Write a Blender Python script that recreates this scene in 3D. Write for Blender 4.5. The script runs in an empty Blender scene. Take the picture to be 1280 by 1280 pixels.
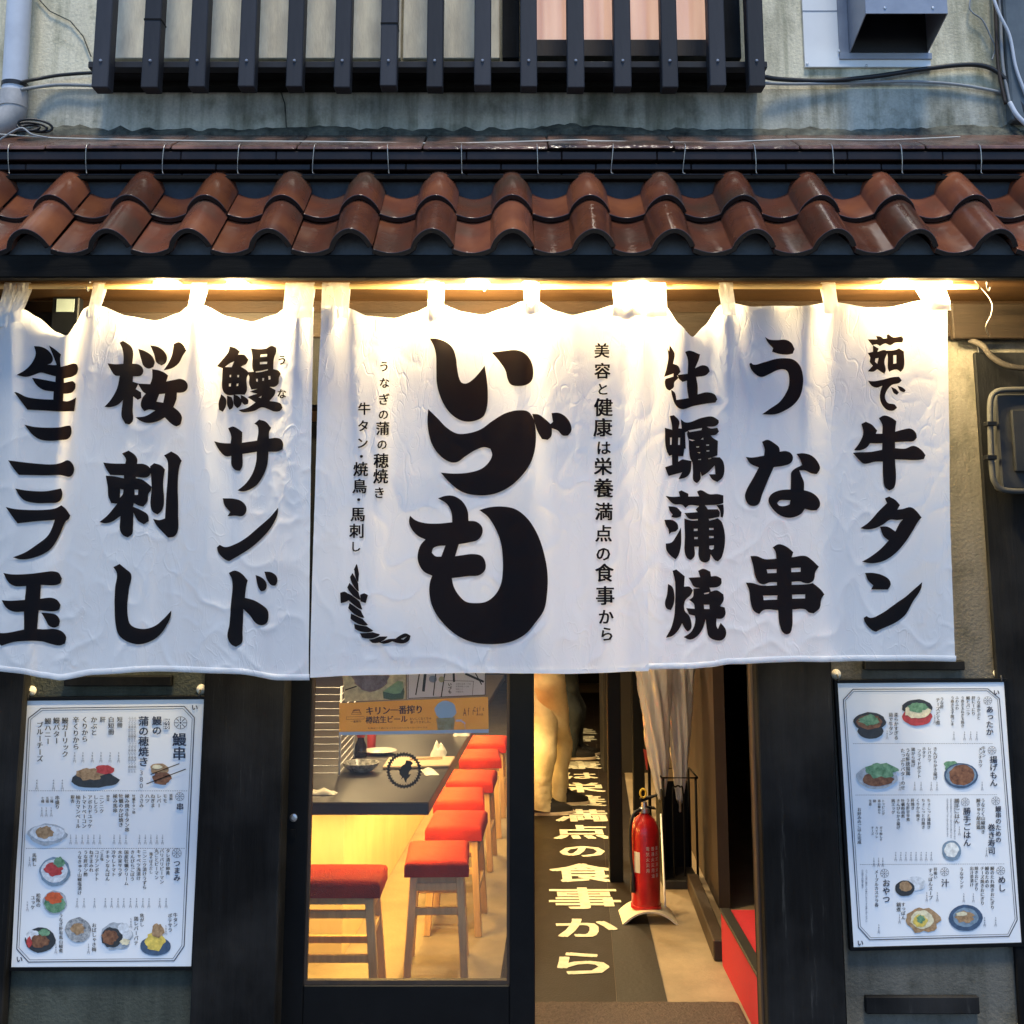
import bpy, bmesh, math, random
import numpy as np
from mathutils import Vector, Matrix, noise
from mathutils.geometry import delaunay_2d_cdt
random.seed(7)
S = bpy.context.scene
C = S.collection
R = math.radians

# ------------------------------------------------------------------ camera
TH = R(9.2); F = 1380.0; CX, CY = 640.0, 474.0; CAM_Y, CAM_Z = -3.6, 1.53
cd = bpy.data.cameras.new('camera'); cam = bpy.data.objects.new('camera', cd); C.objects.link(cam)
cam.location = (0, CAM_Y, CAM_Z); cam.rotation_euler = (R(90) + TH, 0, 0)
cd.sensor_width = 36; cd.lens = 36 * F / 1280; cd.shift_y = -(640 - CY) / 1280
cd.clip_end = 500; S.camera = cam
# ------------------------------------------------------------------ world
w = bpy.data.worlds.new('World'); S.world = w; w.use_nodes = True
nt = w.node_tree; bg = nt.nodes['Background']
sky = nt.nodes.new('ShaderNodeTexSky'); sky.sky_type = 'NISHITA'; sky.sun_disc = False
sky.sun_elevation = R(68); sky.sun_rotation = R(170); sky.air_density = 1.0; sky.dust_density = 0.0; sky.ozone_density = 10.0
nt.links.new(sky.outputs['Color'], bg.inputs['Color']); bg.inputs['Strength'].default_value = 0.105
sl = bpy.data.lights.new('sun', 'SUN'); sun = bpy.data.objects.new('sun', sl); C.objects.link(sun)
sl.energy = 1.3; sl.angle = R(12); sl.color = (1.0, 0.93, 0.78)
sun.rotation_euler = (R(22), 0, R(10)); sun.location = (0, -6, 8)
# ------------------------------------------------------------------ exposure
S.view_settings.view_transform = 'Standard'; S.view_settings.look = 'None'
S.view_settings.exposure = 1.15; S.view_settings.gamma = 1.0
S.render.engine = 'CYCLES'; S.cycles.use_denoising = True; S.cycles.max_bounces = 8
S.cycles.transparent_max_bounces = 16; S.cycles.sample_clamp_indirect = 6; S.cycles.caustics_refractive = False

# ------------------------------------------------------------------ measuring helpers (photo pixel -> place in the world at a real depth)
ST, CT = math.sin(TH), math.cos(TH)
def P(px, py, Y=0.0):
    """point of the vertical plane at world Y"""
    xc = (px - CX) / F; yc = -(py - CY) / F
    dy = CT - yc * ST; t = (Y - CAM_Y) / dy
    return Vector((xc * t, Y, CAM_Z + t * (ST + yc * CT)))
def G(px, py, z=0.0):
    """point of the horizontal plane at height z"""
    xc = (px - CX) / F; yc = -(py - CY) / F
    dz = ST + yc * CT; t = (z - CAM_Z) / dz
    return Vector((xc * t, CAM_Y + t * (CT - yc * ST), z))
def PX(px, py, Y): return P(px, py, Y).x
def PZ(py, Y): return P(640, py, Y).z

# ------------------------------------------------------------------ materials
def new_mat(name):
    m = bpy.data.materials.new(name); m.use_nodes = True
    return m, m.node_tree, m.node_tree.nodes['Principled BSDF']
def mat(name, col, rough=0.6, metal=0.0, var=0.15, scale=8.0, bump=0.0, bscale=60.0, coat=0.0, stretch=(1, 1, 1), col2=None, spec=0.5):
    m, t, b = new_mat(name)
    b.inputs['Roughness'].default_value = rough; b.inputs['Metallic'].default_value = metal
    b.inputs['Specular IOR Level'].default_value = spec
    if coat: b.inputs['Coat Weight'].default_value = coat; b.inputs['Coat Roughness'].default_value = 0.12
    tc = t.nodes.new('ShaderNodeTexCoord'); mp = t.nodes.new('ShaderNodeMapping'); mp.inputs['Scale'].default_value = stretch
    t.links.new(tc.outputs['Object'], mp.inputs['Vector'])
    n = t.nodes.new('ShaderNodeTexNoise'); n.inputs['Scale'].default_value = scale; n.inputs['Detail'].default_value = 6; n.inputs['Roughness'].default_value = 0.65
    t.links.new(mp.outputs['Vector'], n.inputs['Vector'])
    r = t.nodes.new('ShaderNodeValToRGB'); r.color_ramp.elements[0].position = 0.3; r.color_ramp.elements[1].position = 0.7
    c1 = tuple(c * (1 - var) for c in col); c2 = col2 if col2 else tuple(min(1, c * (1 + var)) for c in col)
    r.color_ramp.elements[0].color = (*c1, 1); r.color_ramp.elements[1].color = (*c2, 1)
    t.links.new(n.outputs['Fac'], r.inputs['Fac']); t.links.new(r.outputs['Color'], b.inputs['Base Color'])
    if rough > 0.12:
        mr = t.nodes.new('ShaderNodeMapRange'); mr.inputs['To Min'].default_value = rough * 0.8; mr.inputs['To Max'].default_value = min(1, rough * 1.25)
        t.links.new(n.outputs['Fac'], mr.inputs['Value']); t.links.new(mr.outputs['Result'], b.inputs['Roughness'])
    if bump:
        n2 = t.nodes.new('ShaderNodeTexNoise'); n2.inputs['Scale'].default_value = bscale; n2.inputs['Detail'].default_value = 5
        t.links.new(mp.outputs['Vector'], n2.inputs['Vector'])
        bp = t.nodes.new('ShaderNodeBump'); bp.inputs['Strength'].default_value = bump; bp.inputs['Distance'].default_value = 0.01
        t.links.new(n2.outputs['Fac'], bp.inputs['Height']); t.links.new(bp.outputs['Normal'], b.inputs['Normal'])
    return m
def vary(m, lo, hi):
    t = m.node_tree; b = t.nodes['Principled BSDF']; src = b.inputs['Base Color'].links[0].from_socket
    oi = t.nodes.new('ShaderNodeObjectInfo'); mr = t.nodes.new('ShaderNodeMapRange'); mr.inputs['To Min'].default_value = lo; mr.inputs['To Max'].default_value = hi
    hs = t.nodes.new('ShaderNodeHueSaturation'); t.links.new(oi.outputs['Random'], mr.inputs[0]); t.links.new(mr.outputs[0], hs.inputs['Value']); t.links.new(src, hs.inputs['Color']); t.links.new(hs.outputs[0], b.inputs['Base Color'])
def worn_black(name, col, scuff, sc=5.0, st=(6, 6, .5), dust=(0.02, 0.02, 0.02)):
    m, t, b = new_mat(name); N = t.nodes; L = t.links; b.inputs['Specular IOR Level'].default_value = 0.12; b.inputs['Roughness'].default_value = 0.7
    tc = N.new('ShaderNodeTexCoord'); mp = N.new('ShaderNodeMapping'); mp.inputs['Scale'].default_value = st; L.new(tc.outputs['Object'], mp.inputs[0])
    n = N.new('ShaderNodeTexNoise'); n.inputs['Scale'].default_value = sc; n.inputs['Detail'].default_value = 9; n.inputs['Roughness'].default_value = .72; L.new(mp.outputs[0], n.inputs['Vector'])
    r = N.new('ShaderNodeValToRGB'); e = r.color_ramp.elements; e[0].position = .35; e[0].color = (*[c * .6 for c in col], 1); e[1].position = .82; e[1].color = (*scuff, 1)
    x = e.new(.62); x.color = (*[c * 1.5 for c in col], 1); L.new(n.outputs['Fac'], r.inputs['Fac'])
    n3 = N.new('ShaderNodeTexNoise'); n3.inputs['Scale'].default_value = 2.5; n3.inputs['Detail'].default_value = 5; L.new(tc.outputs['Object'], n3.inputs['Vector'])
    r3 = N.new('ShaderNodeValToRGB'); r3.color_ramp.elements[0].position = .48; r3.color_ramp.elements[1].position = .75; r3.color_ramp.elements[0].color = (0, 0, 0, 1); r3.color_ramp.elements[1].color = (*dust, 1); L.new(n3.outputs['Fac'], r3.inputs['Fac'])
    mx = N.new('ShaderNodeMix'); mx.data_type = 'RGBA'; mx.blend_type = 'ADD'; mx.inputs[0].default_value = 1; L.new(r.outputs[0], mx.inputs[6]); L.new(r3.outputs[0], mx.inputs[7]); L.new(mx.outputs[2], b.inputs['Base Color'])
    bp = N.new('ShaderNodeBump'); bp.inputs['Strength'].default_value = .5; bp.inputs['Distance'].default_value = .006; L.new(n.outputs['Fac'], bp.inputs['Height']); L.new(bp.outputs[0], b.inputs['Normal'])
    return m
def emis(name, col, strength, base=(0.8, 0.8, 0.8)):
    m, t, b = new_mat(name); b.inputs['Base Color'].default_value = (*base, 1)
    b.inputs['Emission Color'].default_value = (*col, 1); b.inputs['Emission Strength'].default_value = strength
    return m
def flat(name, col, rough=0.6): return mat(name, col, rough, var=0.06, scale=30)

def stucco(name, light, mid, dark, streak=1.0, grain=0.35, lift=1.0):
    m, t, b = new_mat(name); b.inputs['Roughness'].default_value = 0.85
    N = t.nodes; L = t.links
    tc = N.new('ShaderNodeTexCoord')
    def nz(sc, det, st, off=(0, 0, 0)):
        mp = N.new('ShaderNodeMapping'); mp.inputs['Scale'].default_value = st; mp.inputs['Location'].default_value = off
        L.new(tc.outputs['Object'], mp.inputs['Vector'])
        n = N.new('ShaderNodeTexNoise'); n.inputs['Scale'].default_value = sc; n.inputs['Detail'].default_value = det; n.inputs['Roughness'].default_value = 0.6
        L.new(mp.outputs['Vector'], n.inputs['Vector']); return n.outputs['Fac']
    def ramp(f, a, b_, ca, cb):
        r = N.new('ShaderNodeValToRGB'); r.color_ramp.elements[0].position = a; r.color_ramp.elements[1].position = b_
        r.color_ramp.elements[0].color = (*ca, 1); r.color_ramp.elements[1].color = (*cb, 1); L.new(f, r.inputs['Fac']); return r.outputs['Color']
    def mix(fac, a, b_, mode='MIX'):
        x = N.new('ShaderNodeMix'); x.data_type = 'RGBA'; x.blend_type = mode
        if isinstance(fac, float): x.inputs[0].default_value = fac
        else: L.new(fac, x.inputs[0])
        L.new(a, x.inputs[6]); L.new(b_, x.inputs[7]); return x.outputs[2]
    base = ramp(nz(1.6, 5, (1, 1, 1), (1.3, 0, 2.2)), 0.36, 0.54, mid, light)
    st = ramp(nz(2.2, 6, (2.6, 1, 0.45), (3, 0, 1)), 0.46, 0.66, (1, 1, 1), dark)
    c = mix(0.85 * streak, base, st, 'MULTIPLY')
    sp = ramp(nz(9, 10, (1, 1, .8)), 0.52, 0.68, (1, 1, 1), (0.36, 0.38, 0.32))
    c = mix(0.75, c, sp, 'MULTIPLY')
    dr = ramp(nz(2.5, 7, (7, 1, .28), (5, 2, 0)), 0.50, 0.66, (1, 1, 1), (0.42, 0.44, 0.38))
    c = mix(0.65 * streak, c, dr, 'MULTIPLY')
    gr = ramp(nz(120, 3, (1, 1, 1)), 0.3, 0.75, (0.72 * lift, 0.72 * lift, 0.72 * lift), (1.1 * lift, 1.1 * lift, 1.1 * lift))
    c = mix(0.6, c, gr, 'MULTIPLY')
    L.new(c, b.inputs['Base Color'])
    bp = N.new('ShaderNodeBump'); bp.inputs['Strength'].default_value = grain; bp.inputs['Distance'].default_value = 0.008
    L.new(nz(90, 6, (1, 1, 1)), bp.inputs['Height']); L.new(bp.outputs['Normal'], b.inputs['Normal'])
    return m, c, b

M = {}
M['stucco'] = stucco('weathered_cream_stucco', (0.84, 0.76, 0.56), (0.66, 0.60, 0.44), (0.22, 0.23, 0.17), 1.0, .4, 1.25)[0]
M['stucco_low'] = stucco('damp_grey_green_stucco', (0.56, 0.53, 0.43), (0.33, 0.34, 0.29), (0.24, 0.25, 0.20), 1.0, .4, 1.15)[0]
M['plaster'] = stucco('grey_green_rough_plaster', (0.085, 0.090, 0.066), (0.045, 0.050, 0.038), (0.35, 0.37, 0.33), 0.8, 0.6)[0]
M['plaster_tan'] = stucco('tan_grey_plaster', (0.15, 0.135, 0.105), (0.085, 0.08, 0.065), (0.6, 0.6, 0.57), 0.6, 0.5)[0]
M['moss'] = mat('mossy_mortar', (0.030, 0.034, 0.022), 0.9, var=0.7, scale=16, bump=1.0, bscale=60, col2=(0.16, 0.16, 0.12))
M['panel'] = mat('aged_cream_window_panel', (0.80, 0.68, 0.50), 0.7, var=0.3, scale=5, bump=0.2, bscale=60, stretch=(3, 1, 0.7))
M['slate_plaster'] = mat('blue_grey_plaster', (0.028, 0.034, 0.040), 0.8, var=0.5, scale=9, bump=0.3, bscale=50)
M['filler'] = mat('grey_lime_filler', (0.075, 0.08, 0.085), 0.85, var=0.2, scale=12, bump=0.3)
M['slat'] = mat('charcoal_painted_timber', (0.028, 0.028, 0.032), 0.55, spec=.3, var=0.25, scale=14, bump=0.15, bscale=40, stretch=(1, 1, 0.15))
M['darkwood'] = worn_black('black_stained_timber', (0.004, 0.0042, 0.0045), (0.07, 0.07, 0.065))
M['fascia'] = worn_black('black_painted_fascia', (0.0060, 0.0050, 0.0036), (0.03, 0.03, 0.03), 5, (.5, 6, 6), (.004, .004, .004))
M['blackmetal'] = mat('black_anodised_aluminium', (0.0028, 0.0034, 0.0045), 0.5, spec=.15, var=0.25, scale=12)
M['brownbeam'] = mat('dark_brown_beam', (0.012, 0.008, 0.005), 0.7, spec=.15, var=.5, scale=8, bump=.3, stretch=(.3, 3, 3))
M['soffit'] = mat('amber_stained_plywood', (0.060, 0.028, 0.008), 0.7, spec=.15, var=0.35, scale=6, bump=0.2, stretch=(0.5, 3, 1))
M['lintel'] = mat('dark_brown_lintel_board', (0.012, 0.0062, 0.0026), 0.75, spec=.12, var=0.5, scale=5, bump=0.2, stretch=(0.6, 1, 2))
M['wood'] = mat('light_varnished_beech', (0.60, 0.38, 0.17), 0.45, var=0.2, scale=14, bump=0.1, stretch=(4, 4, 0.4))
M['brownwood'] = mat('worn_brown_timber', (0.032, 0.020, 0.013), 0.6, var=0.35, scale=10, bump=0.2, stretch=(3, 3, 0.3))
M['pole'] = mat('brown_varnished_pole', (0.80, 0.58, 0.28), 0.35, var=0.2, scale=15, stretch=(0.2, 1, 1))
M['white_metal'] = mat('white_enamelled_sheet', (0.90, 0.90, 0.88), 0.4, var=0.05, scale=4)
M['grey_metal'] = mat('grey_galvanised_sheet', (0.33, 0.34, 0.37), 0.38, 0.3, var=0.12, scale=10)
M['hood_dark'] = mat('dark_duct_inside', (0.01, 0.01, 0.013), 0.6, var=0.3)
M['pvc'] = mat('grey_white_pvc_pipe', (0.60, 0.62, 0.66), 0.45, var=0.12, scale=6)
M['pvc_dirty'] = mat('dirty_pvc_elbow', (0.40, 0.38, 0.36), 0.55, var=0.3, scale=12)
M['cable'] = mat('black_cable_sheath', (0.012, 0.012, 0.013), 0.45, var=0.2)
M['cable_grey'] = mat('grey_cable_sheath', (0.30, 0.31, 0.31), 0.55, var=0.3)
M['wire'] = mat('bright_copper_wire', (0.55, 0.50, 0.42), 0.35, 0.6, var=0.2)
M['steel'] = mat('brushed_steel', (0.55, 0.55, 0.55), 0.3, 0.9, var=0.1)
M['red_fabric'] = mat('red_wool_fabric', (0.40, 0.026, 0.012), 0.95, var=0.28, scale=9, bump=0.8, bscale=260, spec=.1)
M['counter'] = mat('black_laminate_counter', (0.036, 0.027, 0.022), 0.3, var=0.3, scale=3)
M['counter_base'] = mat('cream_rendered_counter_base', (0.56, 0.45, 0.26), 0.8, var=0.14, scale=5, bump=0.6, bscale=9, stretch=(1, 1, 0.35))
M['concrete'] = mat('beige_concrete_floor', (0.27, 0.215, 0.145), 0.62, var=0.24, scale=5, bump=0.15, bscale=70)
M['runner'] = mat('dark_brown_runner', (0.016, 0.011, 0.008), 0.5, spec=.25, var=0.25, scale=7, bump=0.15, bscale=120)
M['mat'] = mat('coarse_brown_doormat', (0.075, 0.055, 0.048), 0.95, var=0.4, scale=60, bump=1.0, bscale=120)
M['letter_y'] = mat('pale_yellow_floor_paint', (0.68, 0.67, 0.52), 0.5, var=0.22, scale=28)
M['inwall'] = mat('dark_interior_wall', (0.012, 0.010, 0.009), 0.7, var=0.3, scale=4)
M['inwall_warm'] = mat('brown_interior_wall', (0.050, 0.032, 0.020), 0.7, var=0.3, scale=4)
M['ceiling'] = mat('interior_ceiling_board', (0.30, 0.26, 0.20), 0.8)
M['street'] = mat('wet_asphalt', (0.045, 0.045, 0.048), 0.35, var=0.3, scale=6, bump=0.3, bscale=90)
M['paper'] = mat('white_menu_sheet', (0.74, 0.77, 0.80), 0.45, var=0.02, scale=3)
M['ink'] = mat('black_print_ink', (0.012, 0.013, 0.016), 0.5, var=0.1)
M['ink_grey'] = mat('grey_print_ink', (0.16, 0.18, 0.22), 0.6, var=0.1)
M['ink_blue'] = mat('navy_print_ink', (0.02, 0.03, 0.06), 0.6, var=0.1)
M['extred'] = mat('glossy_red_enamel', (0.42, 0.008, 0.010), 0.32, var=0.2, scale=18, coat=0.25)
M['rubber'] = mat('black_rubber', (0.012, 0.012, 0.012), 0.5, var=0.2)
M['cream_plastic'] = mat('cream_plastic', (0.62, 0.56, 0.44), 0.45, var=0.06)
M['label_paper'] = mat('faded_label_paper', (0.62, 0.60, 0.52), 0.6)
M['red_mat'] = mat('crimson_carpet', (0.42, 0.008, 0.022), 0.9, var=0.12, scale=60, bump=0.4, bscale=300)
M['beige_cloth'] = mat('beige_cotton_twill', (0.56, 0.46, 0.27), 0.9, var=0.16, scale=9, bump=0.3, bscale=30)
M['navy_cloth'] = mat('dark_denim', (0.018, 0.024, 0.028), 0.85, var=0.35, scale=9, bump=0.3, bscale=30)
M['shirt_white'] = mat('pale_cotton_shirt', (0.55, 0.52, 0.48), 0.9, var=0.1)
M['shirt_dark'] = mat('charcoal_cotton_shirt', (0.04, 0.04, 0.045), 0.9, var=0.1)
M['skin'] = mat('skin', (0.50, 0.30, 0.20), 0.55, var=0.06)
M['hair'] = mat('black_hair', (0.012, 0.010, 0.009), 0.5, var=0.2)
M['shoe'] = mat('black_shoe_leather', (0.014, 0.013, 0.013), 0.4)
M['sole'] = mat('white_rubber_sole', (0.60, 0.50, 0.38), 0.6)
M['ceramic'] = mat('blue_white_ceramic', (0.12, 0.13, 0.15), 0.25, var=0.9, scale=55, col2=(0.62, 0.60, 0.54))
M['ceramic_white'] = mat('cream_glazed_ceramic', (0.58, 0.54, 0.46), 0.25)
M['napkin'] = mat('white_paper_napkin', (0.78, 0.72, 0.58), 0.85)
M['tray'] = mat('blond_wood_board', (0.60, 0.42, 0.22), 0.5, stretch=(0.4, 4, 1))
M['soy'] = mat('dark_soy_glass', (0.02, 0.01, 0.008), 0.12)
M['cap_red'] = mat('red_plastic_cap', (0.50, 0.05, 0.04), 0.4)
M['tile_glaze'], _t, _b = new_mat('oxblood_glazed_clay')
def tile_material():
    m = M['tile_glaze']; t = m.node_tree; b = t.nodes['Principled BSDF']; N = t.nodes; L = t.links
    oi = N.new('ShaderNodeObjectInfo'); tc = N.new('ShaderNodeTexCoord')
    ad = N.new('ShaderNodeVectorMath'); ad.operation = 'ADD'
    cmb = N.new('ShaderNodeCombineXYZ'); ml = N.new('ShaderNodeMath'); ml.operation = 'MULTIPLY'; ml.inputs[1].default_value = 40
    L.new(oi.outputs['Random'], ml.inputs[0]); L.new(ml.outputs[0], cmb.inputs[0]); L.new(ml.outputs[0], cmb.inputs[1])
    L.new(tc.outputs['Object'], ad.inputs[0]); L.new(cmb.outputs[0], ad.inputs[1])
    n = N.new('ShaderNodeTexNoise'); n.inputs['Scale'].default_value = 5; n.inputs['Detail'].default_value = 7; L.new(ad.outputs[0], n.inputs['Vector'])
    r = N.new('ShaderNodeValToRGB'); e = r.color_ramp.elements
    e[0].position = 0.25; e[0].color = (0.070, 0.050, 0.034, 1); e[1].position = 0.78; e[1].color = (0.25, 0.085, 0.034, 1)
    x = e.new(0.5); x.color = (0.13, 0.044, 0.025, 1)
    L.new(n.outputs['Fac'], r.inputs['Fac'])
    hs = N.new('ShaderNodeHueSaturation'); mr = N.new('ShaderNodeMapRange'); mr.inputs['To Min'].default_value = 0.6; mr.inputs['To Max'].default_value = 1.35
    L.new(oi.outputs['Random'], mr.inputs['Value']); L.new(mr.outputs[0], hs.inputs['Value']); L.new(r.outputs['Color'], hs.inputs['Color'])
    L.new(hs.outputs['Color'], b.inputs['Base Color'])
    n2 = N.new('ShaderNodeTexNoise'); n2.inputs['Scale'].default_value = 30; n2.inputs['Detail'].default_value = 6; L.new(ad.outputs[0], n2.inputs['Vector'])
    mr2 = N.new('ShaderNodeMapRange'); mr2.inputs['To Min'].default_value = 0.06; mr2.inputs['To Max'].default_value = 0.30; L.new(n2.outputs['Fac'], mr2.inputs['Value'])
    L.new(mr2.outputs[0], b.inputs['Roughness'])
    bp = N.new('ShaderNodeBump'); bp.inputs['Strength'].default_value = 0.25; bp.inputs['Distance'].default_value = 0.004
    L.new(n2.outputs['Fac'], bp.inputs['Height']); L.new(bp.outputs['Normal'], b.inputs['Normal'])
tile_material()

def thin_paper(name, src):
    m = src; t = m.node_tree; N = t.nodes; b = N['Principled BSDF']; o = [n for n in N if n.type == 'OUTPUT_MATERIAL'][0]
    tl = N.new('ShaderNodeBsdfTranslucent'); lk = b.inputs['Base Color'].links[0].from_socket; t.links.new(lk, tl.inputs['Color'])
    ms = N.new('ShaderNodeMixShader'); ms.inputs[0].default_value = .55; t.links.new(b.outputs[0], ms.inputs[1]); t.links.new(tl.outputs[0], ms.inputs[2]); t.links.new(ms.outputs[0], o.inputs['Surface']); return m
def thin_glass(name, tint=(0.93, 0.95, 0.96), haze=0.0):
    m = bpy.data.materials.new(name); m.use_nodes = True; t = m.node_tree; N = t.nodes; L = t.links; N.clear()
    o = N.new('ShaderNodeOutputMaterial'); tr = N.new('ShaderNodeBsdfTransparent'); tr.inputs['Color'].default_value = (*tint, 1)
    gl = N.new('ShaderNodeBsdfGlossy'); gl.inputs['Roughness'].default_value = 0.02
    lw = N.new('ShaderNodeFresnel'); lw.inputs['IOR'].default_value = 1.45
    mx = N.new('ShaderNodeMixShader'); L.new(lw.outputs[0], mx.inputs[0]); L.new(tr.outputs[0], mx.inputs[1]); L.new(gl.outputs[0], mx.inputs[2])
    out = mx.outputs[0]
    if haze:
        df = N.new('ShaderNodeBsdfDiffuse'); df.inputs['Color'].default_value = (0.7, 0.7, 0.7, 1)
        m2 = N.new('ShaderNodeMixShader'); m2.inputs[0].default_value = haze; L.new(out, m2.inputs[1]); L.new(df.outputs[0], m2.inputs[2]); out = m2.outputs[0]
    L.new(out, o.inputs['Surface']); return m
M['glass'] = thin_glass('door_glass', haze=0.012)
M['clear_plastic'] = thin_glass('clear_vinyl', (0.9, 0.88, 0.84), 0.55)

def cloth_material():
    m = bpy.data.materials.new('white_cotton_cloth'); m.use_nodes = True; t = m.node_tree; N = t.nodes; L = t.links; N.clear()
    o = N.new('ShaderNodeOutputMaterial'); df = N.new('ShaderNodeBsdfDiffuse'); tl = N.new('ShaderNodeBsdfTranslucent')
    df.inputs['Color'].default_value = (0.89, 0.90, 0.91, 1); tl.inputs['Color'].default_value = (0.80, 0.76, 0.70, 1)
    tc = N.new('ShaderNodeTexCoord')
    # crumple creases: cells whose borders are sharp ridges
    n0 = N.new('ShaderNodeTexNoise'); n0.inputs['Scale'].default_value = 6; n0.inputs['Detail'].default_value = 3; L.new(tc.outputs['Object'], n0.inputs['Vector'])
    mx = N.new('ShaderNodeVectorMath'); mx.operation = 'MULTIPLY_ADD'; mx.inputs[1].default_value = (0.06, 0.06, 0.06)
    L.new(n0.outputs['Color'], mx.inputs[0]); L.new(tc.outputs['Object'], mx.inputs[2])
    hs = []
    for k, (sc, wt, rot, st) in enumerate(((4.5, .30, 24, (2.8, 1, 1)), (7, .40, -42, (2.8, 1, 1)), (11, .55, 58, (2.6, 1, 1)), (19, .45, -25, (2.4, 1, 1)), (34, .25, 35, (2, 1, 1)))):
        mp = N.new('ShaderNodeMapping'); mp.inputs['Rotation'].default_value = (0, R(rot), 0); mp.inputs['Scale'].default_value = st; L.new(mx.outputs[0], mp.inputs[0])
        v = N.new('ShaderNodeTexNoise'); v.inputs['Scale'].default_value = sc; v.inputs['Detail'].default_value = 0.0; v.inputs['Distortion'].default_value = .0; L.new(mp.outputs[0], v.inputs['Vector'])
        # |noise - 0.5| gives flat facets meeting in sharp creases
        sb = N.new('ShaderNodeMath'); sb.operation = 'SUBTRACT'; sb.inputs[1].default_value = .5; L.new(v.outputs['Fac'], sb.inputs[0])
        ab = N.new('ShaderNodeMath'); ab.operation = 'ABSOLUTE'; L.new(sb.outputs[0], ab.inputs[0])
        mr = N.new('ShaderNodeMapRange'); mr.interpolation_type = 'SMOOTHSTEP'; mr.inputs['From Max'].default_value = .04; mr.inputs['To Min'].default_value = wt; mr.inputs['To Max'].default_value = 0; L.new(ab.outputs[0], mr.inputs['Value'])
        # creases come and go
        mk = N.new('ShaderNodeTexNoise'); mk.inputs['Scale'].default_value = 3.3 + k; mk.inputs['Detail'].default_value = 2; L.new(mp.outputs[0], mk.inputs['Vector'])
        m2 = N.new('ShaderNodeMapRange'); m2.inputs['From Min'].default_value = .45; m2.inputs['From Max'].default_value = .68; L.new(mk.outputs['Fac'], m2.inputs['Value'])
        g = N.new('ShaderNodeMath'); g.operation = 'MULTIPLY'; L.new(mr.outputs[0], g.inputs[0]); L.new(m2.outputs[0], g.inputs[1]); hs.append(g.outputs[0])
    wv = N.new('ShaderNodeTexNoise'); wv.inputs['Scale'].default_value = 420; L.new(tc.outputs['Object'], wv.inputs['Vector'])
    wm = N.new('ShaderNodeMath'); wm.operation = 'MULTIPLY'; wm.inputs[1].default_value = .08; L.new(wv.outputs['Fac'], wm.inputs[0]); hs.append(wm.outputs[0])
    acc = hs[0]
    for h in hs[1:]:
        a = N.new('ShaderNodeMath'); L.new(acc, a.inputs[0]); L.new(h, a.inputs[1]); acc = a.outputs[0]
    bp = N.new('ShaderNodeBump'); bp.inputs['Strength'].default_value = 0.6; bp.inputs['Distance'].default_value = 0.0022
    L.new(acc, bp.inputs['Height']); L.new(bp.outputs['Normal'], df.inputs['Normal']); L.new(bp.outputs['Normal'], tl.inputs['Normal'])
    ms = N.new('ShaderNodeMixShader'); ms.inputs[0].default_value = 0.38
    L.new(df.outputs[0], ms.inputs[1]); L.new(tl.outputs[0], ms.inputs[2]); L.new(ms.outputs[0], o.inputs['Surface']); return m
M['cloth'] = cloth_material()
def ink_cloth():
    m = bpy.data.materials.new('black_dyed_cloth'); m.use_nodes = True; t = m.node_tree; N = t.nodes; L = t.links; N.clear()
    o = N.new('ShaderNodeOutputMaterial'); df = N.new('ShaderNodeBsdfDiffuse'); tl = N.new('ShaderNodeBsdfTranslucent')
    df.inputs['Color'].default_value = (0.013, 0.014, 0.017, 1); tl.inputs['Color'].default_value = (0.06, 0.035, 0.02, 1)
    ms = N.new('ShaderNodeMixShader'); ms.inputs[0].default_value = 0.35
    L.new(df.outputs[0], ms.inputs[1]); L.new(tl.outputs[0], ms.inputs[2]); L.new(ms.outputs[0], o.inputs['Surface']); return m
M['ink_cloth'] = ink_cloth()

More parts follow.
